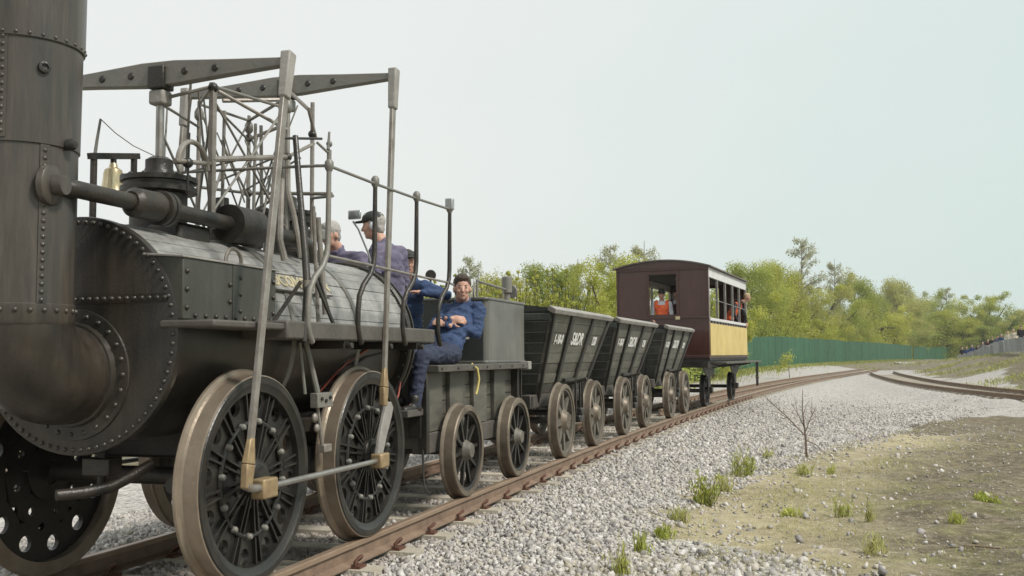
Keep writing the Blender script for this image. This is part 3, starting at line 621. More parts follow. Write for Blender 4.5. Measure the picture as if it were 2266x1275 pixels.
# connecting rods: a flat head at the beam, tapered bar, brass at the crank
def con_rod(top, bot, head, parent=LOC, s_=1):
    t, b = Vector(top), Vector(bot); d = (b-t).normalized()
    r = MB().bar(t+d*head, b-d*.22, .030, .062, (0, 1, 0), .028, .048).obj('connecting_rod', 'rod_steel', parent, bevel=.005)
    MB().bar(t-d*.07, t+d*head*1.05, .07, .085, (0, 1, 0), .055, .075).obj('rod_head', 'weathered_lip', r, bevel=.01)
    MB().bar(b-d*.25, b-d*.10, .03, .045, (0, 1, 0), .045, .085).bar(b-d*.10, b+d*.035, .045, .085, (0, 1, 0), .045, .06).obj('rod_bearing', 'brass', r, bevel=.008)
    return r
for s_ in (1, -1):
    con_rod((.925*s_, .075, 3.12), (.945*s_, -.37, .635), .22); con_rod((.925*s_, 1.69, 3.465), (.945*s_, 1.463, 1.00), .24)
    k = MB().path([(.945*s_, -.385, .625), (.94*s_, -.33, .60), (.91*s_, -.16, .578)], [.028, .024, .024], 12).obj('crank_pin', 'bright_steel', LOC)
    MB().box((min(.86*s_, .95*s_), -.19, .515), (max(.86*s_, .95*s_), -.03, .63)).obj('coupling_block', 'brass', LOC, bevel=.012)
    MB().box((min(.86*s_, .95*s_), 1.42, .515), (max(.86*s_, .95*s_), 1.57, .62)).obj('coupling_block', 'brass', LOC, bevel=.012)
    MB().tube((.905*s_, -.05, .575), (.905*s_, 1.45, .57), .020, .018, 12).obj('coupling_rod', 'bright_steel', LOC)
    poly = [(.885*s_, y, z) for y, z in ((1.42, .56), (1.50, .56), (1.60, .74), (1.69, .88), (1.715, .94), (1.68, .985), (1.61, .99), (1.55, .90), (1.47, .74))]
    MB().prism(poly, (.03*s_, 0, 0)).obj('crank_arm', 'weathered_lip', LOC, bevel=.006)
    MB().tube((.80*s_, 1.50, .57), (.90*s_, 1.50, .57), .04, n=14).obj('crank_pin', 'dark_iron', LOC)
    MB().tube((.80*s_, -.11, .57), (.90*s_, -.11, .57), .04, n=14).obj('crank_pin', 'dark_iron', LOC)
# guide frame of the parallel motion between the beams
G = {'b': (.28, .26), 'f': (.28, 1.22), 'c': (-.28, .93), 'd': (-.28, 1.60), 'g': (-.30, .30)}
GT = {'b': 3.09, 'f': 3.27, 'c': 3.19, 'd': 3.24, 'g': 3.05}
gf = MB().bar((.28, .26, 2.15), (.28, .26, 3.10), .03, .045, (0, 1, 0)).obj('guide_frame', 'rod_steel', LOC)
for k_ in 'fcd':
    MB().tube((*G[k_], 2.15), (*G[k_], GT[k_]), .019, .014, 10).obj('guide_post', 'rod_steel', gf)
    MB().lathe([(.02, GT[k_]-.14), (.034, GT[k_]-.12), (.034, GT[k_]-.08), (.02, GT[k_]-.05)], (*G[k_], 0), (0, 0, 1), 12).obj('post_collar', 'grey_iron', gf)
def gp(k_, z): return (*G[k_], z)
bars = [((0.02, .10, 2.98), gp('b', 3.08), .012), (gp('b', 3.09), gp('c', 3.17), .012), (gp('b', 3.08), gp('f', 3.16), .012), (gp('c', 3.17), gp('d', 3.2), .011), (gp('f', 3.25), gp('d', 3.2), .012),
        ((0, .10, 2.95), gp('c', 3.0), .010), (gp('b', 3.09), (-.05, .8, 3.22), .018), ((-.05, .8, 3.22), gp('f', 3.0), .014), (gp('d', 3.05), gp('f', 3.05), .014), (gp('b', 2.96), gp('d', 3.04), .009),
        (gp('b', 2.60), gp('f', 2.80), .019), (gp('f', 2.80), (.28, 1.62, 2.98), .014), (gp('c', 2.56), gp('d', 2.62), .012), (gp('d', 2.62), (.60, 1.30, 2.52), .014), (gp('f', 2.55), gp('d', 2.45), .012),
        (gp('b', 3.0), gp('f', 2.25), .0085), (gp('f', 3.2), gp('b', 2.25), .0085), (gp('c', 3.15), gp('d', 2.3), .0075), (gp('d', 3.2), gp('c', 2.3), .0075), (gp('b', 3.0), gp('c', 2.4), .0085), (gp('c', 3.1), gp('b', 2.3), .0075), (gp('f', 3.1), gp('d', 2.35), .0075), (gp('d', 3.1), gp('f', 2.3), .0075),
        ((.28, 1.60, 3.30), (.28, 1.60, 2.2), .017), ((-.28, 1.78, 3.2), (-.26, 1.78, 2.2), .015), ((.28, 1.6, 2.55), (.62, 1.28, 2.50), .012), ((.05, 1.64, 3.42), (.30, 1.5, 3.22), .016), ((.30, 1.5, 3.22), (.30, 1.62, 3.02), .014), ((.02, 1.66, 3.36), (-.26, 1.2, 3.26), .016),
        ((.15, .05, 2.55), (.28, -.02, 2.53), .012), ((.28, -.13, 2.52), (.28, .26, 2.57), .015)]
rgb_ = random.Random(5)
for i in range(16):   # thinner links and stays tangled inside the frame
    y0 = .3+1.35*rgb_.random(); x0 = rgb_.uniform(-.25, .25); bars.append(((x0, y0, rgb_.uniform(2.15, 2.6)), (x0+rgb_.uniform(-.2, .2), y0+rgb_.uniform(-.4, .4), rgb_.uniform(2.75, 3.25)), rgb_.choice((.006, .007, .009))))
for y_ in (.62, 1.02, 1.42): bars.append(((.12, y_, 2.12), (.12, y_+.02, 3.02), .012)); bars.append(((.28, y_, 2.60+.2*(y_-.26)), (-.28, y_+.1, 2.62), .008))
for a, b, r in bars: MB().tube(a, b, r, n=8).obj('tie_rod', 'rod_steel' if r > .012 else 'grey_iron', gf)
MB().torus((.28, .055, 2.515), (1, 0, 0), .155, .017, 20, 8, 0, PI, e=(0, 1, 0)).obj('guide_arch', 'rod_steel', gf)
MB().tube((.28, .0, 2.36), (.28, .01, 2.72), .008, n=8).obj('oil_spindle', 'dark_iron', gf)
for p in ((.28, .0, 2.53), (.28, 1.22, 2.80), (-.28, 1.6, 2.62), (.28, 1.6, 3.05), (-.28, 1.6, 3.06), (.28, .26, 3.07)):
    MB().sph(p, .034, 10, 6).obj('knuckle', 'dark_iron', gf)
MB().path([(.38, 1.25, 2.05), (.34, 1.22, 2.35), (.29, 1.21, 2.55), (.28, 1.22, 2.80)], .022, 8).obj('rocker_link', 'rod_steel', gf)
MB().path([(.55, .72, 1.98), (.52, .70, 2.12), (.46, .82, 2.55)], .024, 8).obj('rocker_link', 'rod_steel', gf)
# running boards, toolbox
rb = MB().box((.56, -.64, 1.488), (.905, .12, 1.53)).obj('running_board', 'tender_beam', LOC, bevel=.012)
rb2 = MB().box((.60, .10, 1.435), (.925, 2.56, 1.548)).obj('running_board', 'tender_beam', LOC, bevel=.012)
MB().box((-.90, -.6, 1.45), (-.58, 2.55, 1.53)).obj('running_board', 'tender_beam', LOC, bevel=.01)
for y in (.95, 1.62, 2.25):
    MB().box((.62, y-.04, 1.38), (.90, y+.04, 1.434)).tube((.90, y, 1.40), (.945, y, 1.40), .022, n=10).obj('board_bracket', 'dark_iron', LOC, bevel=.004)
tb = MB().prism([(.45, -.615, 1.535), (.69, -.615, 1.535), (.69, -.615, 1.875), (.45, -.615, 1.895)], (0, .98, 0)).obj('toolbox', 'toolbox_paint', LOC, bevel=.006)
MB().prism([(.44, -.63, 1.892), (.70, -.63, 1.872), (.70, -.63, 1.884), (.44, -.63, 1.904)], (0, 1.01, 0)).obj('toolbox_lid', 'weathered_lip', tb, bevel=.003)
MB().box((.69, -.13, 1.54), (.6935, -.05, 1.87)).obj('seam_strip', 'toolbox_paint', tb)
for y in (-.58, -.16, -.05, .33):
    for z in ((1.60, 1.70, 1.80) if y != -.16 else (1.65, 1.75)): rivet(tb, (.692, y, z), (1, 0, 0), s=1.15)
for i in range(9): rivet(tb, (.692, -.50+.10*i, 1.558), (1, 0, 0), s=1.1)
MB().torus((.60, .02, 1.90), (1, 0, 0), .085, .012, 14, 6, 0, PI, e=(0, 1, 0)).obj('lid_handle', 'rod_steel', tb)
# nameplate with raised letters
th = R(33); nm_ = Vector((math.cos(th), 0, math.sin(th))); tg = Vector((-math.sin(th), 0, math.cos(th)))
nc = Vector((0, .86, BZ))+nm_*.682
mwp = Matrix(((0, tg.x, nm_.x, nc.x), (1, tg.y, nm_.y, nc.y), (0, tg.z, nm_.z, nc.z), (0, 0, 0, 1)))
npl = MB().box((-.44, -.075, -.006), (.44, .075, .006)).mesh('nameplate', 'weathered_lip'); npo = put('nameplate', npl, LOC, mw=mwp)
fr = MB()
for a, b in (((-.44, -.075, .006), (.44, -.062, .014)), ((-.44, .062, .006), (.44, .075, .014)), ((-.44, -.062, .006), (-.428, .062, .014)), ((.428, -.062, .006), (.44, .062, .014))): fr.box(a, b)
fr.obj('nameplate_border', 'lagging', npo)
text('nameplate_lettering', 'LOCOMOTION', .125, 'bell_metal', npo, Matrix.Translation((0, 0, .009)), .003, .004, 1.0)
# handrails: S-bent stanchions on the board edge
def stanchion(u, top, r=.0195):
    return [(.95, u, top), (.95, u-.01, 2.08), (.95, u-.025, 1.99), (.945, u-.07, 1.91), (.935, u-.16, 1.83), (.93, u-.215, 1.75), (.93, u-.235, 1.65), (.93, u-.24, 1.53), (.93, u-.22, 1.46), (.925, u-.17, 1.42)]
HR = [.58, 1.30, 2.09, 2.85]
hr = MB().path([(-.55, .60, 2.61), (.50, .585, 2.59), (.85, .575, 2.58), (.93, .585, 2.578), (.95, .64, 2.575), (.95, 1.30, 2.575), (.95, 2.09, 2.585), (.95, 2.85, 2.605)], .0105, 8).obj('handrail', 'grey_iron', LOC)
for i, u in enumerate(HR):
    s_ = MB().path(stanchion(u, [2.68, 2.60, 2.60, 2.62][i]), [.016]+[.0195]*7+[.022, .02], 10).obj('stanchion', 'grey_iron' if i == 0 else 'dark_iron', hr)
    MB().lathe([(.014, -.05), (.03, -.02), (.03, .02), (.014, .04)], (.95, u, 2.58+.012*i), (0, 0, 1), 12).obj('stanchion_knuckle', 'grey_iron', s_)
MB().tube((.95, .565, 2.68), (.95, .58, 2.80), .012, .008, 8).sph((.95, .58, 2.72), .022, 8, 6).tube((.90, .50, 2.72), (.95, .56, 2.66), .009, n=6).obj('oil_cup', 'grey_iron', hr)
MB().path([(.93, .62, 1.985), (.95, 1.29, 1.975), (.95, 2.07, 1.965), (.95, 2.83, 1.96), (.92, 3.02, 1.955)], .010, 8).obj('mid_rail', 'rod_steel', hr)
MB().box((.915, 2.82, 2.60), (.985, 2.88, 2.70)).obj('lamp_box', 'galvanised', hr, bevel=.01)
# reversing lever on the board edge
lv = MB().path([(.70, .58, 2.79), (.78, .50, 2.40), (.86, .43, 1.99), (.90, .39, 1.76), (.915, .34, 1.55), (.92, .31, 1.42)], [.02, .022, .024, .026, .024, .02], 10).obj('reversing_lever', 'loco_paint', LOC)
MB().tube((.70, .38, 2.735), (.70, .95, 2.85), .009, n=8).obj('lever_crossbar', 'dark_iron', lv)
MB().lathe([(.03, -.03), (.03, .03)], (.895, .395, 1.78), (0, 0, 1), 12).obj('lever_collar', 'rod_steel', lv)
for a_, b_, w_ in (((.80, .95, 1.548), (.83, .60, 1.86), .03), ((.78, .98, 1.548), (.82, .66, 1.90), .018), ((.80, .16, 1.548), (.87, .36, 1.80), .022)): MB().bar(a_, b_, .013, w_).obj('lever_stay', 'dark_iron', lv)
MB().tube((.72, .80, 2.35), (.74, .84, 1.56), .013, n=8).tube((.66, .98, 2.3), (.70, 1.02, 1.62), .02, n=10).obj('control_rod', 'rod_steel', lv)
# bell on its bracket, whistle pole and line
bb = MB().tube((-.50, .10, 2.0), (-.50, .10, 2.64), .022, n=10).tube((-.50, .50, 2.0), (-.50, .50, 2.73), .022, n=10).bar((-.50, .06, 2.635), (-.50, .54, 2.725), .04, .04).obj('bell_bracket', 'dark_iron', LOC)
MB().lathe([(.022, 2.63), (.03, 2.60), (.055, 2.585), (.062, 2.56), (.068, 2.50), (.078, 2.44), (.094, 2.41), (.092, 2.405), (.07, 2.42), (.0001, 2.5)], (-.50, .29, 0), (0, 0, 1), 24).obj('bell', 'bell_metal', bb)
MB().tube((-.50, .29, 2.62), (-.50, .29, 2.69), .02, n=10).obj('bell_hanger', 'dark_iron', bb)
pl = MB().path([(-.50, .10, 2.60), (-.50, .125, 2.75), (-.50, .155, 2.90)], [.012, .010, .008], 8).obj('line_pole', 'grey_iron', LOC)
MB().path([(-.50, .155, 2.90), (-.36, .13, 2.79), (-.2, .10, 2.69), (0, .06, 2.60)], .0035, 6).obj('whistle_line', 'grey_iron', pl)
# springs, pipes and gear under the boiler
sb = MB().box((.74, .73, .985), (.80, .95, 1.085)).obj('spring_block', 'grey_iron', LOC, bevel=.006)
for y, z in ((.78, 1.045), (.84, 1.03), (.90, 1.05)): MB().lathe([(.012, 0), (.012, .012), (.0001, .014)], (.80, y, z), (1, 0, 0), 8).obj('bolt', 'dark_iron', sb)
MB().tube((.76, .80, .985), (.76, .87, .72), .013, n=8).tube((.76, .80, 1.085), (.70, .74, 1.43), .02, n=8).tube((.72, .70, 1.08), (.70, .66, 1.42), .012, n=8).obj('hanger_rod', 'grey_iron', LOC)
MB().sph((.76, .76, .92), (.022, .03, .035), 10, 6).obj('spring_shackle', 'rod_steel', LOC); MB().sph((.76, .79, .85), (.02, .028, .03), 10, 6).obj('spring_shackle', 'rod_steel', LOC); MB().box((.73, .85, .68), (.79, .96, .735)).obj('spring_shoe', 'rod_steel', LOC, bevel=.008)
MB().path([(.45, -.35, .60), (.47, 0, .585), (.5, .6, .58)], .045, 12).obj('feed_pipe', 'dark_iron', LOC)
for s_ in (-1, 1): MB().box((min(.50*s_, .56*s_), -.18, .80), (max(.50*s_, .56*s_), 2.7, .90)).obj('frame_beam', 'dark_iron', LOC, bevel=.01)
MB().box((-.46, .12, .70), (.46, 2.55, .93)).obj('shade_filler', 'dark_iron', LOC, bevel=.02)  # added block, fills the gap to deepen the shade under the boiler
MB().box((-.5, 1.2, .45), (.5, 1.45, .69)).obj('ash_pan', 'dark_iron', LOC, bevel=.01)
MB().path([(.0, -.74, .585), (.08, -.62, .585), (.14, -.48, .60), (.18, -.34, .65), (.2, -.2, .70)], [.03, .034, .034, .034, .03], 10).obj('draw_hook', 'dark_iron', LOC)
MB().box((-.04, -.50, .66), (.14, -.38, .76)).tube((.05, -.44, .60), (.05, -.44, .86), .028, n=10).obj('drawbar_bracket', 'dark_iron', LOC, bevel=.008)
MB().path([(.62, 1.95, 1.40), (.61, 1.55, 1.28), (.60, 1.40, 1.21), (.60, 1.24, 1.13), (.58, 1.05, 1.02)], .008, 6).obj('cable', 'red_cable', LOC)
MB().path([(.60, 2.35, 1.38), (.60, 1.9, 1.32), (.6, 1.5, 1.2), (.58, 1.1, 1.1)], .012, 6).obj('cable', 'leather', LOC)
MB().path([(.60, 2.62, 1.32), (.60, 2.60, 1.15), (.60, 2.54, 1.0), (.58, 2.5, .92)], .008, 6).obj('cable', 'red_cable', LOC)
# footplate behind the boiler, and the fireman's mirror on its stalk
MB().box((-.62, 2.70, .80), (.62, 3.14, .86)).obj('footplate', 'tender_beam', LOC, bevel=.006)
mr_ = MB().path([(.36, 2.60, 2.0), (.34, 2.5, 2.2), (.31, 2.36, 2.40), (.285, 2.31, 2.46)], .009, 8).obj('mirror_arm', 'galvanised', LOC)
MB().box((.24, 2.295, 2.475), (.36, 2.32, 2.555)).obj('mirror', 'glass_mirror', mr_, bevel=.018)
MB().box((.25, 2.32, 2.48), (.35, 2.335, 2.55)).obj('mirror_housing', 'dark_iron', mr_, bevel=.008)
MB().lathe([(.17, 0), (.175, .02), (.165, .04), (.0001, .045)], (.28, 2.70, 1.88), (.3, .2, 1), 20).obj('brake_wheel', 'dark_iron', LOC)
# ------------------------------------------------------------------ tender
to, tr = frame(9.53, 11.1); TEN = empty('tender', to, tr)
tag(TEN, 'dark wooden tender with grey iron water tank, coupled behind the locomotive', 'tender')
for y in (0, 1.645):
    for s_ in (1, -1): spoked_wheel(TEN, y, s_, .43, 10, 'waggon_tyre', 'wheel_black', .13, .075, .026, key='t', hm='waggon_wheel')
    MB().tube((-.68, y, .43), (.68, y, .43), .045, n=12).obj('axle', 'dark_iron', TEN)
for s_ in (1, -1):
    x0, x1 = sorted((.50*s_, .63*s_)); MB().box((x0, -.68, .45), (x1, 2.35, .635)).obj('sole_beam', 'tender_beam', TEN, bevel=.01)
    x0, x1 = sorted((.52*s_, .57*s_))
    for i in range(4): MB().box((x0, -.64, .64+.134*i), (x1, 2.13, .64+.134*i+.128)).obj('side_plank', 'tender_wood', TEN, bevel=.004)
    x0, x1 = sorted((.571*s_, .615*s_))
    for a, b in ((-.60, -.22), (-.02, .40), (.66, 1.06), (1.32, 1.70)): MB().box((x0, a, .64), (x1, b, 1.176)).obj('side_board', 'tender_wood', TEN, bevel=.006)
    x0, x1 = sorted((.571*s_, .65*s_))
    for y in (-.66, 2.10): MB().box((x0, y-.035, .46), (x1, y+.035, 1.178)).obj('corner_post', 'dark_iron', TEN, bevel=.006)
    MB().bar((.66*s_, 2.16, 1.18), (.66*s_, 2.16, .5), .02, .02).obj('side_stay', 'dark_iron', TEN)
    x0, x1 = sorted((.58*s_, .76*s_)); b = MB().box((x0, -.68, 1.18), (x1, 2.12, 1.245)).obj('deck_beam', 'tender_beam', TEN, bevel=.008)
    for i in range(7): MB().lathe([(.014, 0), (.012, .008), (.0001, .01)], (.76*s_, -.6+.42*i, 1.212), (s_, 0, 0), 8).obj('bolt', 'dark_iron', b)
    x0, x1 = sorted((.66*s_, .77*s_)); MB().box((x0, 2.122, 1.165), (x1, 2.24, 1.26)).obj('beam_end', 'weathered_lip', TEN, bevel=.008)
for i in range(8): MB().box((-.57+.1435*i, -.66, 1.185), (-.57+.1435*i+.136, 2.10, 1.225)).obj('deck_plank', 'tender_wood', TEN, bevel=.004)
for y in (-.67, 2.06): MB().box((-.515, y, .50), (.515, y+.05, 1.17)).obj('end_board', 'tender_wood', TEN, bevel=.006)
MB().box((.48, -.72, .60), (.60, -.672, 1.17)).obj('front_post', 'dark_iron', TEN, bevel=.006)
# tank with rounded corners
def rrect(x0, x1, y0, y1, r, n=6):
    out = []
    for cx, cy, a0 in ((x1-r, y1-r, 0), (x0+r, y1-r, PI/2), (x0+r, y0+r, PI), (x1-r, y0+r, 1.5*PI)):
        for i in range(n+1): a = a0+PI/2*i/n; out.append((cx+r*math.cos(a), cy+r*math.sin(a)))
    return out
tk = MB().prism([(x, y, 1.247) for x, y in rrect(-.62, .62, 1.10, 2.50, .07)], (0, 0, .695)).obj('water_tank', 'tank_paint', TEN, bevel=.012)
MB().prism([(x, y, 1.25) for x, y in rrect(-.60, .57, 1.084, 1.096, .004, 2)], (0, 0, .68)).obj('tank_front_shade', 'tank_front_shade', tk)  # thin sheet carrying the painted shade of the tank's front
MB().prism([(x, y, 1.925) for x, y in rrect(-.632, .632, 1.075, 2.515, .075)], (0, 0, .03)).obj('tank_rim', 'tank_paint', tk, bevel=.008)
MB().prism([(x, y, 1.245) for x, y in rrect(-.63, .63, 1.08, 2.51, .075)], (0, 0, .03)).obj('tank_foot', 'tank_paint', tk, bevel=.008)
for c_ in (-.42, -.12, .16):
    for i in range(11): rivet(tk, (c_, 1.083, 1.30+.058*i), (0, -1, 0), s=.8)
for i in range(16): rivet(tk, (-.5+.065*i, 1.083, 1.90), (0, -1, 0), s=.8)
MB().box((.05, .25, 1.50), (.42, 1.07, 1.56)).obj('shelf_board', 'weathered_lip', TEN, bevel=.006)
MB().box((.16, .55, 1.226), (.24, .63, 1.498)).obj('shelf_leg', 'tender_wood', TEN, bevel=.004)
# filler pipe and cock on the tank
vp = MB().tube((.48, 2.22, 1.955), (.48, 2.22, 2.06), .035, n=12).lathe([(.05, 2.06), (.06, 2.07), (.06, 2.25), (.045, 2.26), (.0001, 2.262)], (.48, 2.22, 0), (0, 0, 1), 16).obj('filler_cock', 'grey_iron', TEN)
MB().tube((.48, 1.15, 2.135), (.48, 2.22, 2.10), .014, n=8).tube((.48, 1.15, 2.135), (.48, 1.15, 1.93), .012, n=8).tube((.48, 1.18, 2.13), (.48, 1.20, 2.27), .006, n=6).obj('filler_rod', 'grey_iron', vp)
MB().lathe([(.075, 0), (.08, .01), (.08, .04), (.0001, .045)], (.48, 2.36, 2.09), (0, 1, 0), 16).obj('handwheel', 'grey_iron', vp)
MB().tube((.48, 2.22, 2.09), (.48, 2.38, 2.09), .02, n=8).tube((.48, 2.05, 1.955), (.48, 2.05, 2.10), .01, n=6).obj('cock_stem', 'grey_iron', vp)
MB().torus((.48, 1.05, 2.04), (1, .3, 0), .085, .009, 20, 6).obj('rope_coil', 'weathered_lip', vp)
st = MB().path([(.0, 1.0, 1.95), (0, 1.0, 2.08), (.0, 1.01, 2.15)], .012, 8).obj('gauge_stalk', 'dark_iron', TEN)
MB().lathe([(.055, -.02), (.06, 0), (.055, .02)], (.0, 1.01, 2.20), (.3, -1, 0), 16).obj('gauge_dial', 'dark_iron', st)
MB().path([(.72, .29, 1.25), (.775, .31, 1.20), (.785, .33, 1.10), (.775, .31, 1.0), (.77, .28, .95)], .012, 8).obj('strap', 'yellow_hose', TEN)
MB().path([(.63, -.74, .50), (.64, -.75, .30), (.66, -.77, .17), (.72, -.79, .12)], .010, 8).obj('hook_rod', 'dark_iron', TEN)
MB().tube((0, -1.9, .66), (0, -.86, .60), .03, n=8).tube((0, 2.3, .62), (0, 2.9, .62), .025, n=8).obj('drawbar', 'dark_iron', TEN)

# ------------------------------------------------------------------ chaldron waggons
def chaldron(root, num):
    W_ = 1.79
    for y in (0, W_):
        for s_ in (1, -1): spoked_wheel(root, y, s_, .475, 8, 'waggon_tyre', 'waggon_wheel', .12, .115, .06, key='c', hm='waggon_tyre')
        MB().tube((-.68, y, .475), (.68, y, .475), .045, n=12).obj('axle', 'dark_iron', root)
    def S(t, f, s_, off=0):       # side surface: t up the slope, f along, off outward
        u0, u1 = -.32-.46*t, 2.10+.34*t; return Vector(((.50+.35*t+off)*s_, u0+(u1-u0)*f, .83+1.05*t-off*.33))
    def E(t, f, e, off=0):        # end surfaces
        u = (-.32-.46*t-off) if e < 0 else (2.10+.34*t+off); w = .50+.35*t; return Vector((-w+2*w*f, u, .83+1.05*t))
    n = 8
    for s_ in (1, -1):
        for i in range(n):
            a, b = i/n+.003, (i+1)/n-.003; j = random.uniform(-.004, .004)
            q = [S(a, 0, s_, j), S(a, 1, s_, j), S(b, 1, s_, j), S(b, 0, s_, j)]; p = [S(a, .0, s_, -.035), S(a, 1, s_, -.035), S(b, 1, s_, -.035), S(b, 0, s_, -.035)]
            MB().hexa(q+p).obj('side_plank', 'waggon_wood', root, smooth=0)
        for f, w in ((.012, .07), (.30, .12), (.675, .12), (.985, .09)):
            m = MB(); df = w/2/2.7; pts = []
            for t in (-.16, 1.0):
                for o_ in (.0, .036):
                    for d in (-df, df): pts.append(S(t, f+d, s_, o_))
            m.hexa([pts[0], pts[1], pts[3], pts[2], pts[4], pts[5], pts[7], pts[6]]).obj('rib', 'waggon_rib', root, bevel=.006)
        m = MB(); pts = []
        for f in (-.022, 1.022):
            for t, o_ in ((.985, -.05), (.972, .045), (1.032, .055), (1.05, -.04)): pts.append(S(t, f, s_, o_))
        m.hexa([pts[0], pts[1], pts[5], pts[4], pts[3], pts[2], pts[6], pts[7]]).obj('top_rail', 'weathered_lip', root, bevel=.012)
        x0, x1 = sorted((.38*s_, .50*s_)); MB().box((x0, -.62, .655), (x1, 2.42, .826)).obj('sole_beam', 'tender_beam', root, bevel=.01)
        MB().bar((.60*s_, .62, .985), (.60*s_, 1.18, .985), .045, .045).tube((.58*s_, .90, .92), (.86*s_, .90, 1.0), .026, n=8).obj('brake_shaft', 'dark_iron', root, bevel=.004)
        for y in (.72, .96, 1.10): MB().bar((.74*s_, y, .97), (.74*s_, y+.02, .52), .022, .03).obj('brake_hanger', 'dark_iron', root)
        MB().box((min(.70*s_, .79*s_), .78, .40), (max(.70*s_, .79*s_), 1.04, .50)).box((min(.70*s_, .80*s_), .84, .50), (max(.70*s_, .80*s_), .98, .60)).obj('brake_block', 'dark_iron', root, bevel=.02)
    for e in (-1, 1):
        for i in range(n):
            a, b = i/n+.003, (i+1)/n-.003
            MB().hexa([E(a, .03, e), E(a, .97, e), E(b, .97, e), E(b, .03, e), E(a, .03, e, -.035), E(a, .97, e, -.035), E(b, .97, e, -.035), E(b, .03, e, -.035)]).obj('end_plank', 'waggon_end_shade', root, smooth=0)
        arc = [E(1.0, f, e)+Vector((0, 0, .075*math.sin(PI*f)+.03)) for f in np.linspace(.02, .98, 11)]
        MB().prism([E(.93, .02, e, .004)]+[p+Vector((0, e*.004, 0)) for p in arc]+[E(.93, .98, e, .004)], (0, -.05*e, 0)).obj('end_arch', 'waggon_end_shade', root)
        MB().bar(E(.93, .0, e, .03), E(.93, 1, e, .03), .05, .085).obj('end_rail', 'waggon_end_shade', root, bevel=.006)
        for f in (.25, .75): MB().bar(E(0, f, e, .025), E(.9, f, e, .025), .05, .05, (0, 1, 0)).obj('end_stanchion', 'waggon_end_shade', root)
        MB().box((-.50, (-.62 if e < 0 else 2.30), .66), (.50, (-.50 if e < 0 else 2.42), .82)).obj('headstock', 'tender_beam', root, bevel=.008)
    MB().hexa([(-.48, -.26, .84), (.48, -.26, .84), (.48, 2.06, .84), (-.48, 2.06, .84), (-.48, -.26, .87), (.48, -.26, .87), (.48, 2.06, .87), (-.48, 2.06, .87)]).obj('floor_board', 'waggon_end_shade', root)
    MB().tube((0, 2.40, .70), (0, 3.35, .66), .022, n=8).obj('coupling_bar', 'dark_iron', root)
    sl = Vector((.35, 0, 1.05)).normalized(); nn = Vector((sl.z, 0, -sl.x))
    for f, t, txt, size, wd in ((.165, .665, '1-18-0', .175, .92), (.497, .68, 'S&DR', .245, 1.05), (.84, .665, num, .175, 1.05)):
        c = S(t, f, 1, .008); text('lettering', txt, size, 'letter_white', root, Matrix(((0, sl.x, nn.x, c.x), (1, sl.y, nn.y, c.y), (0, sl.z, nn.z, c.z), (0, 0, 0, 1))), .006, .002, wd)
for (a, b), lab, num in zip(((13.06, 14.76), (16.75, 18.45), (21.0, 22.7)), ('dark wooden hopper waggon nearest the tender, white lettering on its side', 'middle of the three dark wooden hopper waggons, white lettering on its side', 'dark wooden hopper waggon next to the maroon carriage, white lettering on its side'), ('120', '126', '128')):
    o_, r_ = frame(a, b); w = empty('chaldron_waggon', o_, r_); tag(w, lab, 'waggon', 'coal hopper waggons in the train'); chaldron(w, num)

# ------------------------------------------------------------------ passenger carriage
co_, cr_ = frame(25.6, 29.3, R(22)); CAR = empty('passenger_carriage', co_, cr_)
tag(CAR, 'open sided passenger carriage with maroon end and yellow side panel', 'carriage')
XL, XR, Y0, Y1 = -1.27, 1.08, -1.0, 4.95; ZF, ZE = 1.24, 3.50
for y in (0, 3.94):
    for s_ in (1, -1): spoked_wheel(CAR, y, s_, .40, 8, 'wheel_black', 'wheel_black', .12, .08, .035, key='p', hm='dark_iron')
    MB().tube((-.68, y, .40), (.68, y, .40), .05, n=12).obj('axle', 'dark_iron', CAR)
    for s_ in (1, -1):
        MB().prism([(.84*s_, y-.75, 1.0), (.84*s_, y+.75, 1.0), (.84*s_, y+.55, .84), (.84*s_, y+.16, .74), (.84*s_, y+.12, .36), (.84*s_, y-.12, .36), (.84*s_, y-.16, .74), (.84*s_, y-.55, .84)], (.03*s_, 0, 0)).obj('axle_guard', 'tender_beam', CAR, bevel=.004)
        MB().box((min(.872*s_, .95*s_), y-.09, .33), (max(.872*s_, .95*s_), y+.09, .50)).obj('axle_box', 'dark_iron', CAR, bevel=.015)
MB().box((XL+.05, Y0, 1.0), (XR-.05, Y1, 1.17)).obj('underframe', 'dark_iron', CAR, bevel=.01)
MB().box((XL, Y0, 1.17), (XR, Y1, 1.24)).obj('floor', 'inside_dark', CAR)
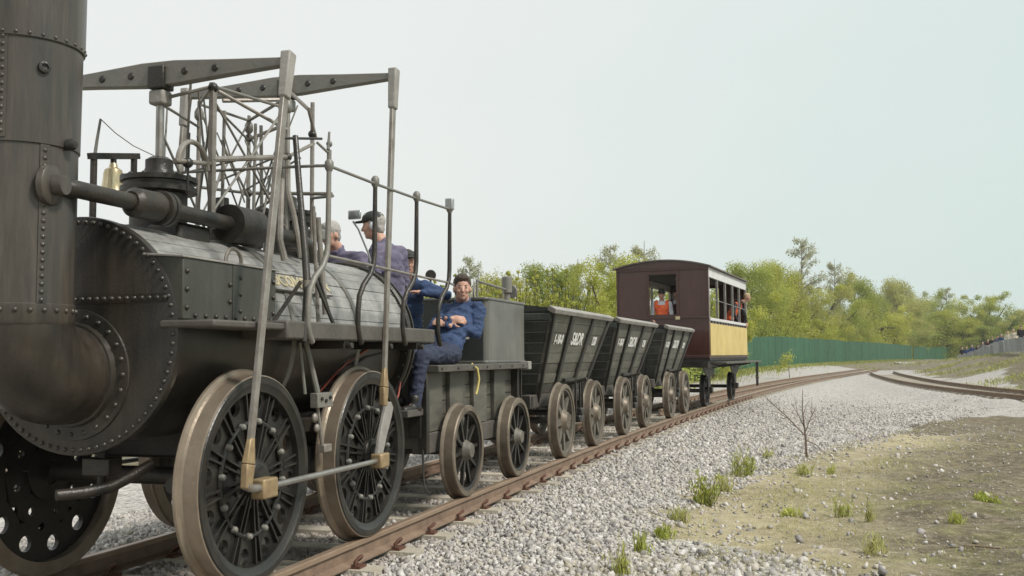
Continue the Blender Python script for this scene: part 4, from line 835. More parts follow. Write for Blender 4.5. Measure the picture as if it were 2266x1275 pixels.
# end walls, near end with an open window
def endwall(y, t, om):
    WX0, WX1, WZ0, WZ1 = -.42, .27, 2.33, 3.34
    MB().box((XL, y, ZF), (XR, y+t, 2.24)).obj('lower_panel', 'maroon', CAR)
    MB().box((XL, y, 2.24), (WX0, y+t, ZE)).obj('upper_panel', 'maroon', CAR); MB().box((WX1, y, 2.24), (XR, y+t, ZE)).obj('upper_panel', 'maroon', CAR)
    MB().box((WX0, y, 2.24), (WX1, y+t, WZ0)).box((WX0, y, WZ1), (WX1, y+t, ZE)).obj('window_surround', 'maroon', CAR)
    f = -1 if t > 0 else 1; a, b = sorted((y+f*.001, y+f*.028))
    for p0, p1 in (((XL, 2.215), (XR, 2.265)), ((XL, ZF), (XR, ZF+.07)), ((XL, 3.43), (XR, 3.50))):
        MB().box((p0[0], a, p0[1]), (p1[0], b, p1[1])).obj('moulding', 'maroon_trim', CAR, bevel=.006)
    for x0, x1 in ((XL, XL+.05), (WX0-.07, WX0), (WX1, WX1+.07), (XR-.05, XR)):
        MB().box((x0, a, 2.268), (x1, b, 3.428)).obj('moulding', 'maroon_trim', CAR, bevel=.006)
    MB().box((WX0, a, WZ1-.0), (WX1, b, WZ1+.075)).obj('moulding', 'maroon_trim', CAR, bevel=.006)
    xs = np.linspace(XL-.03, XR+.03, 15); xc = (XL+XR)/2; hw = (XR-XL)/2+.03
    MB().prism([(XL-.03, y-.001, 3.502)]+[(x, y-.001, 3.505+.18*(1-((x-xc)/hw)**2)) for x in xs]+[(XR+.03, y-.001, 3.502)], (0, t, 0)).obj('roof_end', 'maroon', CAR)
endwall(Y0, .06, 1); endwall(Y1-.06, .06, 1)
MB().box((.25, Y0-.05, 2.20), (.36, Y0-.029, 2.28)).box((.28, Y0-.06, 2.225), (.33, Y0-.051, 2.255)).obj('lamp_iron', 'bell_metal', CAR)
xs = np.linspace(XL-.07, XR+.07, 17); xc = (XL+XR)/2; hw = (XR-XL)/2+.07
m = MB(); up_ = [(x, Y0-.06, 3.53+.185*(1-((x-xc)/hw)**2)) for x in xs]; lo_ = [(x, y, z-.035) for x, y, z in reversed(up_)]
m.prism(up_+lo_, (0, Y1-Y0+.12, 0)).obj('roof', 'roof_felt', CAR)
for s_, X in ((1, XR), (-1, XL)):
    a, b = sorted((X, X-.05*s_))
    MB().box((a, Y0+.06, 3.25), (b, Y1-.06, 3.50)).obj('eaves_board', 'white_paint', CAR, bevel=.004)
    MB().box((a, Y0+.06, ZF), (b, Y1-.06, 2.16)).obj('side_wall', 'maroon', CAR)
    c, d = sorted((X+.001*s_, X+.014*s_)); MB().box((c, Y0+.10, ZF+.06), (d, Y1-.10, 2.10)).obj('side_panel', 'yellow_paint', CAR, bevel=.004)
    e, f = sorted((X+.03*s_, X-.08*s_)); MB().box((e, Y0+.06, 2.162), (f, Y1-.06, 2.235)).obj('window_sill', 'white_paint', CAR, bevel=.008)
    for i in range(14): MB().box((c-.002, Y0+.3+.40*i, 2.105), (d+.002, Y0+.45+.40*i, 2.158)).obj('sill_bracket', 'dark_iron', CAR)
    for i in range(6):
        y = Y0+.085+(Y1-Y0-.17)*i/5; MB().box((min(X-.055*s_, X+.004*s_), y-.03, 2.236), (max(X-.055*s_, X+.004*s_), y+.03, 3.249)).obj('window_post', 'weathered_lip', CAR, bevel=.004)
    a, b = sorted((X-.02*s_, X+.34*s_)); MB().box((a, Y0+.45, 1.085), (b, Y1+.45, 1.135)).obj('step_board', 'tender_beam', CAR, bevel=.008)
    for y in (.4, 2.0, 3.6): MB().bar((X+.28*s_, y, 1.08), (X-.25*s_, y, .98), .03, .05).obj('step_bracket', 'dark_iron', CAR)
    for y in (4.95, 5.2):
        MB().tube((X+.25*s_, y, 1.085), (X+.25*s_, y, .38), .02, n=8).sph((X+.25*s_, y, .62), .035, 8, 6).obj('step_hanger', 'dark_iron', CAR)
    MB().tube((X-.03*s_, Y0+1.0, 2.72), (X-.03*s_, Y1-.1, 2.66), .008, n=6).obj('guard_wire', 'galvanised', CAR)
for y in (.3, 1.9, 3.5):
    MB().box((XL+.06, y, 1.62), (XR-.06, y+.38, 1.68)).box((XL+.06, y+.34, 1.68), (XR-.06, y+.38, 2.10)).box((XL+.06, y+.04, 1.24), (XR-.06, y+.08, 1.62)).obj('bench', 'inside_dark', CAR, bevel=.006)
MB().box((XL+.06, Y0+.06, 3.44), (XR-.06, Y1-.06, 3.49)).obj('ceiling', 'inside_dark', CAR)
MB().box((.10, -.3, 3.24), (.22, -.2, 3.32)).sph((.16, -.25, 3.22), .05, 10, 6).obj('lamp', 'white_paint', CAR)
# ------------------------------------------------------------------ people
def remesh(m, voxel, it=3, mats='skin', wrinkle=0, freq=9):
    me = bpy.data.meshes.new('tmp'); me.from_pydata(m.V, [], m.F); o = bpy.data.objects.new('tmp', me); COL.objects.link(o)
    r = o.modifiers.new('r', 'REMESH'); r.mode = 'VOXEL'; r.voxel_size = voxel; r.use_smooth_shade = True
    if it:
        s_ = o.modifiers.new('s', 'SMOOTH'); s_.factor = .5; s_.iterations = it
    bpy.context.view_layer.update(); out = bpy.data.meshes.new_from_object(o.evaluated_get(bpy.context.evaluated_depsgraph_get()))
    bpy.data.objects.remove(o); out.materials.clear(); out.materials.append(MAT[mats])
    if wrinkle:
        nv = len(out.vertices); co = np.empty(nv*3, np.float32); out.vertices.foreach_get('co', co); no = np.empty(nv*3, np.float32); out.vertex_normals.foreach_get('vector', no)
        co = co.reshape(-1, 3); no = no.reshape(-1, 3)
        d = np.array([mnoise.noise(Vector((p[0]*freq, p[1]*freq, p[2]*freq*1.9)))+.5*mnoise.noise(Vector((p[0]*freq*2.3+5, p[1]*freq*2.3, p[2]*freq*3))) for p in co.tolist()])
        d = -np.abs(d)*1.3+.35
        out.vertices.foreach_set('co', (co+no*(d*wrinkle)[:, None]).reshape(-1)); out.update()
    out.polygons.foreach_set('use_smooth', [True]*len(out.polygons)); return out
def cap(m, p0, r0, p1, r1, n=12):
    p0, p1 = Vector(p0), Vector(p1); m.sph(p0, r0, n, 8); m.sph(p1, r1, n, 8); m.tube(p0, p1, r0*.998, r1*.998, n)
def rotf(f):
    f = Vector(f).normalized(); z = Vector((0, 0, 1)); r = f.cross(z).normalized(); u = r.cross(f); return Matrix((r, f, u)).transposed()
def person(label, M, J, look, mats, voxel=.012, hat=None, group=None, curl=.6, body_scale=1.0, hair='hair_dark', vest=None, wr=.012, collar=True, size=1.0, muffs=False):
    V = lambda k_: Vector(J[k_]); base = (V('hipL')+V('hipR'))/2; base.z = min(J[k_][2] for k_ in J)-.02
    fwd = Vector(J.get('face_body', look)); Rh = rotf(look); hc = V('head'); sk = MB(); s_ = size
    H = lambda x, y, z: hc+Rh @ Vector((x*s_, y*s_, z*s_))
    # head, neck, ears, nose
    sk.sph(H(0, -.008, .022), (.075*s_, .094*s_, .098*s_), 18, 12, Rh); sk.sph(H(0, .022, -.052), (.057*s_, .066*s_, .066*s_), 14, 10, Rh); sk.sph(H(0, .062, -.088), (.026*s_, .022*s_, .022*s_), 8, 6, Rh)
    sk.sph(H(0, .04, .0), (.066*s_, .05*s_, .06*s_), 12, 8, Rh)
    cap(sk, H(0, .088, .005), .010*s_, H(0, .104, -.026), .014*s_, 8)
    for e in (-1, 1): sk.sph(H(e*.076, -.005, -.012), (.012*s_, .022*s_, .032*s_), 8, 6, Rh); sk.sph(H(e*.035, .072, -.025), (.022*s_, .016*s_, .02*s_), 8, 6, Rh)
    cap(sk, H(0, -.018, -.07), .058*s_, V('neck'), .066*s_)
    # hands
    for s2 in 'LR':
        wpt, e = V('wr'+s2), V('el'+s2); d = Vector(J.get('hd'+s2, (wpt-e))).normalized(); nrm = Vector(J.get('hn'+s2, (0, 0, -1))); nrm = (nrm-d*nrm.dot(d)).normalized(); sd = d.cross(nrm)
        cap(sk, wpt-d*.03, .027*s_, wpt+d*.02, .026*s_, 8)
        Rp = Matrix((sd, d, nrm)).transposed(); sk.sph(wpt+d*.058*s_, (.040*s_, .05*s_, .017*s_), 12, 8, Rp)
        for i, (o_, L_) in enumerate(((-.030, .058), (-.010, .072), (.010, .068), (.029, .052))):
            a = wpt+d*.095*s_+sd*o_*s_; b = a+(d*math.cos(curl*.6)+nrm*math.sin(curl*.6)).normalized()*L_*.55*s_; c = b+(d*math.cos(curl*1.6)+nrm*math.sin(curl*1.6)).normalized()*L_*.5*s_
            cap(sk, a-d*.02, .0098*s_, b, .009*s_, 8); cap(sk, b, .009*s_, c, .0078*s_, 8)
        t0 = wpt+d*.03*s_-sd*.03*s_; t1 = t0-sd*.03*s_+d*.032*s_+nrm*.012; t2 = t1+d*.032*s_+nrm*.012-sd*.004; cap(sk, t0, .013*s_, t1, .0115*s_, 8); cap(sk, t1, .011*s_, t2, .009*s_, 8)
    ja, tr_, sh_ = MB(), MB(), MB()
    shm = (V('shL')+V('shR'))/2; hpm = (V('hipL')+V('hipR'))/2; ax = (shm-hpm); acr = (V('shL')-V('shR')).normalized(); f2 = acr.cross(ax.normalized())
    Rt = Matrix((acr, f2, ax.normalized())).transposed()
    for mm, g in ((ja, 1.0), (sk, .55)):
        for t, rx, ry, rz in ((.86, .175, .105, .12), (.66, .17, .12, .15), (.42, .16, .118, .15), (.18, .165, .122, .14)): mm.sph(hpm+ax*t, (rx*g*s_, ry*g*s_, rz*g*s_), 16, 10, Rt)
        for q in 'LR':
            cap(mm, V('sh'+q), .072*g*s_, V('el'+q), .052*g*s_); cap(mm, V('el'+q), .053*g*s_, V('wr'+q)-(V('wr'+q)-V('el'+q)).normalized()*.015, (.042 if g == 1 else .024)*s_)
            cap(mm, shm+ax*.02, .07*g*s_, V('sh'+q), .068*g*s_)
    if collar: ja.torus(V('neck')+Vector((0, 0, -.015)), Vector(hc-V('neck')), .062*s_, .02*s_, 16, 8)
    for mm, g in ((tr_, 1.0), (sk, .55)):
        mm.sph(hpm+ax*.02, (.165*g*s_, .12*g*s_, .13*g*s_), 14, 10, Rt)
        for q in 'LR':
            cap(mm, V('hip'+q), .092*g*s_, V('kn'+q), .066*g*s_); cap(mm, V('kn'+q), .066*g*s_, V('an'+q), (.05 if g == 1 else .035)*s_)
    for q in 'LR':
        a = V('an'+q); ff = Vector(J.get('foot', (fwd.x, fwd.y, 0))).normalized(); cap(sh_, a+Vector((0, 0, -.03))-ff*.04, .045*s_, a+ff*.15+Vector((0, 0, -.045)), .036*s_); cap(sh_, a+Vector((0, 0, .05)), .05*s_, a+Vector((0, 0, -.03)), .048*s_)
        cap(sk, a, .03*s_, a+ff*.1+Vector((0, 0, -.035)), .022*s_)
    def sub(m): m.V = [tuple(Vector(v)-base) for v in m.V]; return m
    root = put('person', remesh(sub(sk), voxel, 2, 'skin'), mw=M @ Matrix.Translation(base)); tag(root, label, 'person', group)
    put('jacket', remesh(sub(ja), voxel*1.15, 3, mats[0], wr, 8), root)
    put('trousers', remesh(sub(tr_), voxel*1.15, 3, mats[1], wr*.8, 8), root); put('shoes', remesh(sub(sh_), voxel*1.2, 2, 'leather'), root)
    if hair:
        h_ = MB(); h_.sph(H(0, -.022, .046), (.084*s_, .097*s_, .096*s_), 18, 12, Rh); h_.sph(H(0, .035, .092), (.062*s_, .05*s_, .038*s_), 12, 8, Rh); h_.sph(H(0, -.05, -.02), (.07*s_, .055*s_, .07*s_), 12, 8, Rh)
        put('hair', remesh(sub(h_), voxel, 1, hair, .010, 22), root)
    ey = MB(); ey.mi = 0
    for e in (-1, 1): ey.sph(H(e*.030, .083, .006), (.010*s_, .005*s_, .005*s_), 10, 6, Rh)
    for e in (-1, 1): ey.sph(H(e*.032, .0835, .027), (.017*s_, .005*s_, .003*s_), 8, 6, Rh)
    sub(ey).obj('eyes', 'eye_dark', root); mo = MB().sph(H(0, .084, -.058), (.022*s_, .008*s_, .0055*s_), 10, 6, Rh); sub(mo).obj('mouth', 'lip', root)
    if hat == 'cap':
        h_ = MB(); h_.sph(H(0, -.008, .070), (.088*s_, .104*s_, .072*s_), 18, 10, Rh); h_.sph(H(0, .115, .052), (.066*s_, .062*s_, .010*s_), 14, 6, Rh); put('cap', remesh(sub(h_), voxel*.8, 1, 'cap_black'), root)
    if hat == 'bowler':
        h_ = MB(); h_.sph(H(0, -.005, .085), (.086*s_, .10*s_, .085*s_), 18, 10, Rh); h_.sph(H(0, 0, .06), (.135*s_, .15*s_, .014*s_), 20, 6, Rh); put('hat', remesh(sub(h_), voxel*.8, 1, 'cap_black'), root)
    if hat == 'flat':
        h_ = MB(); h_.sph(H(0, .01, .085), (.10*s_, .125*s_, .042*s_), 18, 8, Rh); h_.sph(H(0, .12, .06), (.06*s_, .04*s_, .012*s_), 12, 6, Rh); put('cap', remesh(sub(h_), voxel*.8, 1, 'cap_black'), root)
    if muffs:
        for e in (-1, 1): sub(MB().sph(H(e*.088, -.005, -.008), (.022, .034, .04), 12, 8, Rh)).obj('ear_defender', 'shirt_white', root)
        sub(MB().torus(H(0, -.01, .0), Rh @ Vector((0, 1, 0)), .098, .009, 20, 6, 0, PI, e=Rh @ Vector((-1, 0, 0)))).obj('headband', 'leather', root)
    if vest:
        v_ = MB()
        for t, rx, ry, rz in ((.80, .165, .118, .12), (.62, .178, .130, .15), (.42, .172, .130, .15), (.22, .172, .130, .12)): v_.sph(hpm+ax*t, (rx*s_, ry*s_, rz*s_), 16, 10, Rt)
        for q in 'LR': cap(v_, V('sh'+q)*.72+shm*.28+Vector((0, 0, .01)), .083*s_, V('sh'+q)*.6+shm*.4-ax*.25, .10*s_)
        put('vest', remesh(sub(v_), voxel, 2, vest, .006), root)
    return root
TM = Matrix.Translation(to) @ Matrix.Rotation(tr, 4, 'Z'); LM = Matrix.Translation(lo) @ Matrix.Rotation(lr, 4, 'Z'); CM = Matrix.Translation(co_) @ Matrix.Rotation(cr_, 4, 'Z')
# the seated man with folded arms on the tender front
person('seated man in dark blue overalls with folded arms, on the front of the tender', TM,
       dict(head=(.62, .31, 1.995), neck=(.60, .37, 1.89), shL=(.785, .32, 1.785), shR=(.415, .42, 1.785), elL=(.80, .22, 1.545), elR=(.39, .10, 1.60), wrL=(.585, -.02, 1.625), wrR=(.605, .0, 1.685),
            hdL=(-1, -.12, .30), hdR=(1, .25, -.1), hnL=(0, .8, -.5), hnR=(0, .8, -.3), hipL=(.66, -.10, 1.345), hipR=(.47, -.05, 1.345), knL=(.60, -.68, 1.325), knR=(.36, -.68, 1.325), anL=(.575, -.80, .90), anR=(.33, -.82, .90), foot=(-.2, -1, 0), face_body=(-.2, -1, 0)),
       (.40, -.91, -.06), ('cloth_navy', 'cloth_navy_dark'), .0085, wr=.022, curl=.7, size=1.07)
dr = person('standing driver in purple-grey jacket and black cap, seen behind the handrail', LM,
       dict(head=(.165, 2.97, 2.505), neck=(.22, 3.0, 2.375), shL=(.26, 2.84, 2.27), shR=(.34, 3.18, 2.27), elL=(.27, 2.76, 1.99), elR=(.36, 3.25, 1.98), wrL=(.10, 2.84, 2.11), wrR=(.16, 3.2, 2.05), hdL=(-1, .1, .35), hipL=(.33, 2.9, 1.73), hipR=(.35, 3.1, 1.73), knL=(.32, 2.88, 1.32), knR=(.34, 3.1, 1.32), anL=(.34, 2.88, .95), anR=(.36, 3.06, .95), face_body=(-1, -.2, 0)),
       (-.93, -.35, -.12), ('cloth_purple', 'cloth_navy_dark'), .010, 'cap', hair='hair_grey', wr=.018, muffs=True)
MB().lathe([(.018, 0), (.016, .005), (.0001, .006)], (0, 0, 0), (0, 0, 1), 10).obj('cap_badge', 'cap_badge', dr, mw=Matrix.Translation(Vector((.068, 2.93, 2.585))-((Vector((.33, 2.9, 1.73))+Vector((.35, 3.1, 1.73)))/2).xy.to_3d()-Vector((0, 0, .93))) @ Vector((-.93, -.35, .15)).to_track_quat('Z', 'Y').to_matrix().to_4x4())
person('grey-haired crewman in purple jacket, half hidden behind a stanchion', LM,
       dict(head=(-.34, 3.12, 2.46), neck=(-.32, 3.2, 2.35), shL=(-.06, 3.2, 2.24), shR=(-.46, 3.24, 2.24), elL=(.0, 3.0, 2.0), elR=(-.5, 3.0, 2.0), wrL=(-.08, 2.86, 1.95), wrR=(-.42, 2.85, 2.05), hipL=(-.2, 3.32, 1.70), hipR=(-.4, 3.32, 1.70), knL=(-.2, 3.25, 1.30), knR=(-.4, 3.25, 1.30), anL=(-.2, 3.3, .95), anR=(-.4, 3.3, .95), face_body=(0, -1, 0)),
       (-.3, -1, -.25), ('cloth_purple', 'cloth_navy_dark'), .012, hair='hair_grey', wr=.016)
person('man in cap and dark blue jacket resting an arm on the tender, behind the driver', TM,
       dict(head=(.05, .28, 2.265), neck=(.03, .36, 2.13), shL=(.18, .40, 2.03), shR=(-.17, .42, 2.03), elL=(.40, .45, 1.945), elR=(-.24, .2, 1.78), wrL=(.19, .28, 1.965), wrR=(-.05, .05, 1.70), hdL=(-1, -.3, .1), hipL=(.0, .60, 1.38), hipR=(-.2, .60, 1.38), knL=(-.03, .18, 1.58), knR=(-.27, .18, 1.58), anL=(-.06, -.08, 1.31), anR=(-.28, -.08, 1.31), face_body=(0, -1, 0)),
       (.55, -.85, -.1), ('cloth_navy', 'denim'), .011, 'flat', wr=.016)
# carriage passengers
def stand(x, y, z0, f, h=1.72, spread=.2, arm=0.0):
    f = Vector((f[0], f[1], 0)).normalized(); l = Vector((-f.y, f.x, 0)); k_ = h/1.72; P = lambda a, b, z: tuple(Vector((x, y, z0+z*k_))+l*a*k_+f*b*k_)
    return dict(head=P(0, .02, 1.60), neck=P(0, -.02, 1.46), shL=P(.19, -.02, 1.38), shR=P(-.19, -.02, 1.38), elL=P(.25, 0, 1.10), elR=P(-.25, 0, 1.10), wrL=P(.20, .18+arm, 1.0+arm), wrR=P(-.20, .18, 1.0), hipL=P(.09, 0, .90), hipR=P(-.09, 0, .90), knL=P(.10, .02, .49), knR=P(-.10, .02, .49), anL=P(.10, -.02, .09), anR=P(-.10, -.02, .09), face_body=tuple(f))
p = person('guard in black hat and orange vest at the carriage end window', CM, stand(-.17, -.72, 1.24, (.15, -1), 1.72), (.2, -1, -.05), ('shirt_white', 'cloth_black'), .014, 'bowler', vest='hi_vis')
person('passenger with white sleeves standing behind the guard in the carriage window', CM, stand(.10, -.15, 1.24, (-.1, -1), 1.78), (.1, -1, 0), ('shirt_white', 'cloth_black'), .016, 'bowler', vest='cloth_maroon')
person('man in orange vest leaning out of the carriage side', CM,
       dict(head=(1.20, 4.35, 3.0), neck=(1.06, 4.32, 2.88), shL=(.96, 4.50, 2.74), shR=(.88, 4.12, 2.78), elL=(1.08, 4.66, 2.48), elR=(.86, 3.9, 2.52), wrL=(1.12, 4.62, 2.27), wrR=(1.0, 3.9, 2.27), hipL=(.52, 4.35, 2.17), hipR=(.50, 4.15, 2.17), knL=(.50, 4.35, 1.72), knR=(.48, 4.15, 1.72), anL=(.50, 4.35, 1.33), anR=(.48, 4.15, 1.33), face_body=(1, 0, 0)),
       (1, -.25, -.05), ('cloth_black', 'cloth_black'), .016, None, hair='hair_light', vest='hi_vis')
# ------------------------------------------------------------------ fence
FP = [(9.0, 58.0), (18.6, 77.0), (38.0, 115.0), (79.0, 194.0)]
def fence_run(pts, label, hgt):
    root = empty('hoarding_fence', (*pts[0], float(gz(*pts[0])))); tag(root, label, 'fence', 'green hoarding fences'); O = Vector(root.location)
    for (ax_, ay_), (bx_, by_) in zip(pts[:-1], pts[1:]):
        A, B = Vector((ax_, ay_, 0)), Vector((bx_, by_, 0)); L_ = (B-A).length; d = (B-A)/L_; n = max(1, round(L_/2.44)); nr_ = Vector((d.y, -d.x, 0))
        for i in range(n):
            p, q = A+d*L_*i/n, A+d*L_*(i+1)/n; zb = min(float(gz(p.x, p.y)), float(gz(q.x, q.y)))-.03; zt = max(float(gz(p.x, p.y)), .02)+hgt+random.uniform(-.05, .05)
            e = nr_*random.uniform(0, .03); g = d*.012
            m = MB(); a, b = p+g+e-O, q-g+e-O; th_ = nr_*.025
            m.hexa([Vector((a.x, a.y, zb-O.z)), Vector((b.x, b.y, zb-O.z)), Vector((b.x, b.y, zb-O.z))-th_, Vector((a.x, a.y, zb-O.z))-th_, Vector((a.x, a.y, zt-O.z)), Vector((b.x, b.y, zt-O.z)), Vector((b.x, b.y, zt-O.z))-th_, Vector((a.x, a.y, zt-O.z))-th_])
            m.obj('panel', 'fence_green', root, smooth=0)
            c = p-nr_*.09-O; MB().box((c.x-.05, c.y-.05, zb-O.z), (c.x+.05, c.y+.05, zt-O.z-.1)).obj('post', 'fence_post', root)
fence_run(FP[:3]+[(73.0, 182.5)], 'long green hoarding fence behind the track, right of the carriage', 2.62)
fence_run([(74.6, 185.5), (79.0, 194.0), (100., 225.)], 'far short run of green hoarding fence beyond the gap, near the crowd', 2.5)
fx = [a for a, b in FP]; fy = [b for a, b in FP]
def fence_y(px):
    t = (px-1133)/2204
    for (a, b), (c, d) in zip(FP[:-1], FP[1:]):
        # a+(c-a)s = t*(b+(d-b)s)
        s_ = (t*b-a)/((c-a)-t*(d-b)+1e-9)
        if -.01 <= s_ <= 1.01: return b+(d-b)*s_
    return 60 if t < .2 else 194

# ------------------------------------------------------------------ trees
def leaf_quads(C_, size, tone, aspect=.55, up=0.0):
    N = len(C_); a = RNG.normal(size=(N, 3)); a[:, 2] += up*np.sign(a[:, 2]+1e-9); a /= np.linalg.norm(a, axis=1, keepdims=True)
    b = np.cross(a, RNG.normal(size=(N, 3))); b /= np.linalg.norm(b, axis=1, keepdims=True)
    s_ = size[:, None]; V_ = np.stack([C_+a*s_, C_+b*s_*aspect, C_-a*s_, C_-b*s_*aspect], 1); return V_.reshape(-1, 3), np.repeat(tone, 4)
def quad_mesh(name, V_, tone, mt):
    n = len(V_)//4; me = bpy.data.meshes.new(name); me.vertices.add(n*4); me.vertices.foreach_set('co', V_.reshape(-1).astype(np.float32)); me.loops.add(n*4); me.loops.foreach_set('vertex_index', np.arange(n*4, dtype=np.int32))
    me.polygons.add(n); me.polygons.foreach_set('loop_start', np.arange(0, n*4, 4, dtype=np.int32)); me.update(calc_edges=True)
    me.attributes.new('tone', 'FLOAT', 'POINT').data.foreach_set('value', tone.astype(np.float32)); me.materials.append(MAT[mt]); return me
def make_tree(kind, mt, seed, bark='bark'):
    """unit tree: height 1, crown half width ~ .36; returns trunk mesh, crown mesh"""
    rg = random.Random(seed); t = MB(); cl = []
    if kind == 'round':
        t.path([(0, 0, -.02), (.01, 0, .2), (.0, .02, .45), (.02, .0, .75)], [.03, .024, .016, .005], 7)
        for i in range(50):
            z = rg.uniform(.08, .92); a = rg.uniform(0, 2*PI); w = .38*(math.sin(PI*min(1, (z+.10)/1.08))**.7)*rg.uniform(.2, 1.1); e = Vector((w*math.cos(a), w*math.sin(a), z)); cl.append((e, rg.uniform(.07, .135), rg.uniform(0, .62)))
            if i % 4 == 0: t.path([(0, 0, max(.06, z-.28)), e*.55+Vector((0, 0, z*.45-.07)), e], [.012, .007, .003], 5)
        npl, ls, up = 600, .0078, .3
    elif kind == 'shoots':
        for i in range(62):
            a = rg.uniform(0, 2*PI); b = .40*rg.random()**.7; h = rg.uniform(.5, 1.0)*(1-.75*b); e = Vector((b*math.cos(a)*1.15, b*math.sin(a)*1.15, h)); s0 = Vector((b*.4*math.cos(a), b*.4*math.sin(a), 0)); t.path([s0, s0.lerp(e, .5)+Vector((0, 0, .04)), e], [.009, .006, .002], 5)
            for k_ in range(9): f = .12+.88*k_/8; cl.append((s0.lerp(e, f), .014+.035*(1-f), rg.uniform(0, .62)))
        npl, ls, up = 50, .0088, 1.6
    elif kind == 'birch':
        t.path([(0, 0, -.02), (.01, .01, .4), (.0, .0, .98)], [.016, .011, .002], 7)
        for i in range(46):
            z = rg.uniform(.22, .95); a = rg.uniform(0, 2*PI); w = .26*(1.02-z)**.55*rg.uniform(.5, 1.1); e = Vector((w*math.cos(a), w*math.sin(a), z+w*.55)); t.path([(0, 0, z), Vector((0, 0, z)).lerp(e, .5)+Vector((0, 0, .012)), e], [.0045, .003, .0012], 4)
            for f in (.45, .7, .95): cl.append((Vector((0, 0, z)).lerp(e, f), .030, rg.uniform(0, .62)))
        npl, ls, up = 40, .0075, .4
    else:   # broad irregular
        t.path([(0, 0, -.02), (.02, 0, .25), (-.02, .02, .5)], [.034, .026, .016], 7)
        for j in range(7):
            a = 2*PI*j/7+rg.uniform(-.3, .3); z = rg.uniform(.35, .86); w = rg.uniform(.16, .36); e = Vector((w*math.cos(a), w*math.sin(a), z)); t.path([(0, 0, .3+.1*rg.random()), e*.5+Vector((0, 0, .22)), e], [.016, .010, .004], 5)
            for k_ in range(8): cl.append((e+Vector((rg.gauss(0, .08), rg.gauss(0, .08), rg.gauss(0, .09))), rg.uniform(.04, .085), rg.uniform(0, .62)))
        for j in range(34): cl.append((Vector((rg.gauss(0, .17), rg.gauss(0, .17), rg.uniform(.08, .62))), rg.uniform(.06, .10), rg.uniform(0, .55)))
        npl, ls, up = 300, .0078, .3
    C_ = []; T_ = []
    for c, sp, tn in cl:
        q = RNG.normal(size=(npl, 3)); q = q/np.linalg.norm(q, axis=1, keepdims=True)*(RNG.random((npl, 1))**.45)*RNG.uniform(.8, 1.3, (npl, 1)); C_.append(np.array(c)+q*sp*np.array([1, 1, 1.05])); T_.append(np.clip(tn+RNG.normal(0, .10, npl), 0, .7))
    C_ = np.concatenate(C_); T_ = np.concatenate(T_); V_, tn = leaf_quads(C_, RNG.uniform(.6, 1.3, len(C_))*ls, T_, .55, up)
    return t.mesh('trunk', bark), quad_mesh('crown', V_, tn, mt)
TV = {'lime': [make_tree('round', 'leaf_lime', 1), make_tree('broad', 'leaf_lime', 2)], 'green': [make_tree('round', 'leaf_green', 3), make_tree('broad', 'leaf_green', 4)], 'olive': [make_tree('round', 'leaf_olive', 5), make_tree('broad', 'leaf_olive', 6)],
      'dark': [make_tree('broad', 'leaf_dark', 7)], 'birch': [make_tree('birch', 'leaf_pale', 8, 'bark_pale'), make_tree('birch', 'leaf_pale', 9, 'bark_pale')], 'shoots': [make_tree('shoots', 'leaf_lime', 10), make_tree('shoots', 'leaf_lime', 12)], 'gshoots': [make_tree('shoots', 'leaf_green', 11)]}
LOOK = {'lime': ('bushy_tree', 'yellow-green bushy tree'), 'green': ('leafy_tree', 'mid-green leafy tree'), 'olive': ('leafy_tree', 'olive-brown leafy tree'), 'dark': ('leafy_tree', 'dark green tree'), 'birch': ('birch_tree', 'pale sparse birch'), 'shoots': ('willow_shrub', 'lime-green willow shrub'), 'gshoots': ('willow_shrub', 'green upright willow shrub')}
ORD = ['first', 'second', 'third', 'fourth', 'fifth', 'sixth', 'seventh', 'eighth', 'ninth', 'tenth', 'eleventh', 'twelfth', 'thirteenth', 'fourteenth', 'fifteenth', 'sixteenth', 'seventeenth', 'eighteenth']
def plant_trees(rows, where, group):
    cnt = {}
    for px, Y, top, kind, wf in sorted(rows):
        nm, look = LOOK[kind]; i = cnt.get(kind, 0); cnt[kind] = i+1
        x = (px-1133)/2204*Y; z0 = float(gz(x, Y)); hz = 787.8-(px-1133)*.00698; h = CH+(hz-top)*Y/2204-z0
        tm, cm_ = TV[kind][i % len(TV[kind])]; root = empty(nm, (x, Y, z0), random.uniform(0, 6.28))
        w = h*wf
        for pn, me_ in (('trunk', tm), ('crown', cm_)):
            o = put(pn, me_, root); o.scale = (w, w, h*(.94 if px > 1600 else 1.03))
        tot = sum(1 for r in rows if r[3] == kind)
        tag(root, f'{look} {where}' if tot == 1 else f'{look} {where}, {ORD[i]} of its kind from the left', 'shrub' if 'shrub' in nm else 'tree', group)
RT = []
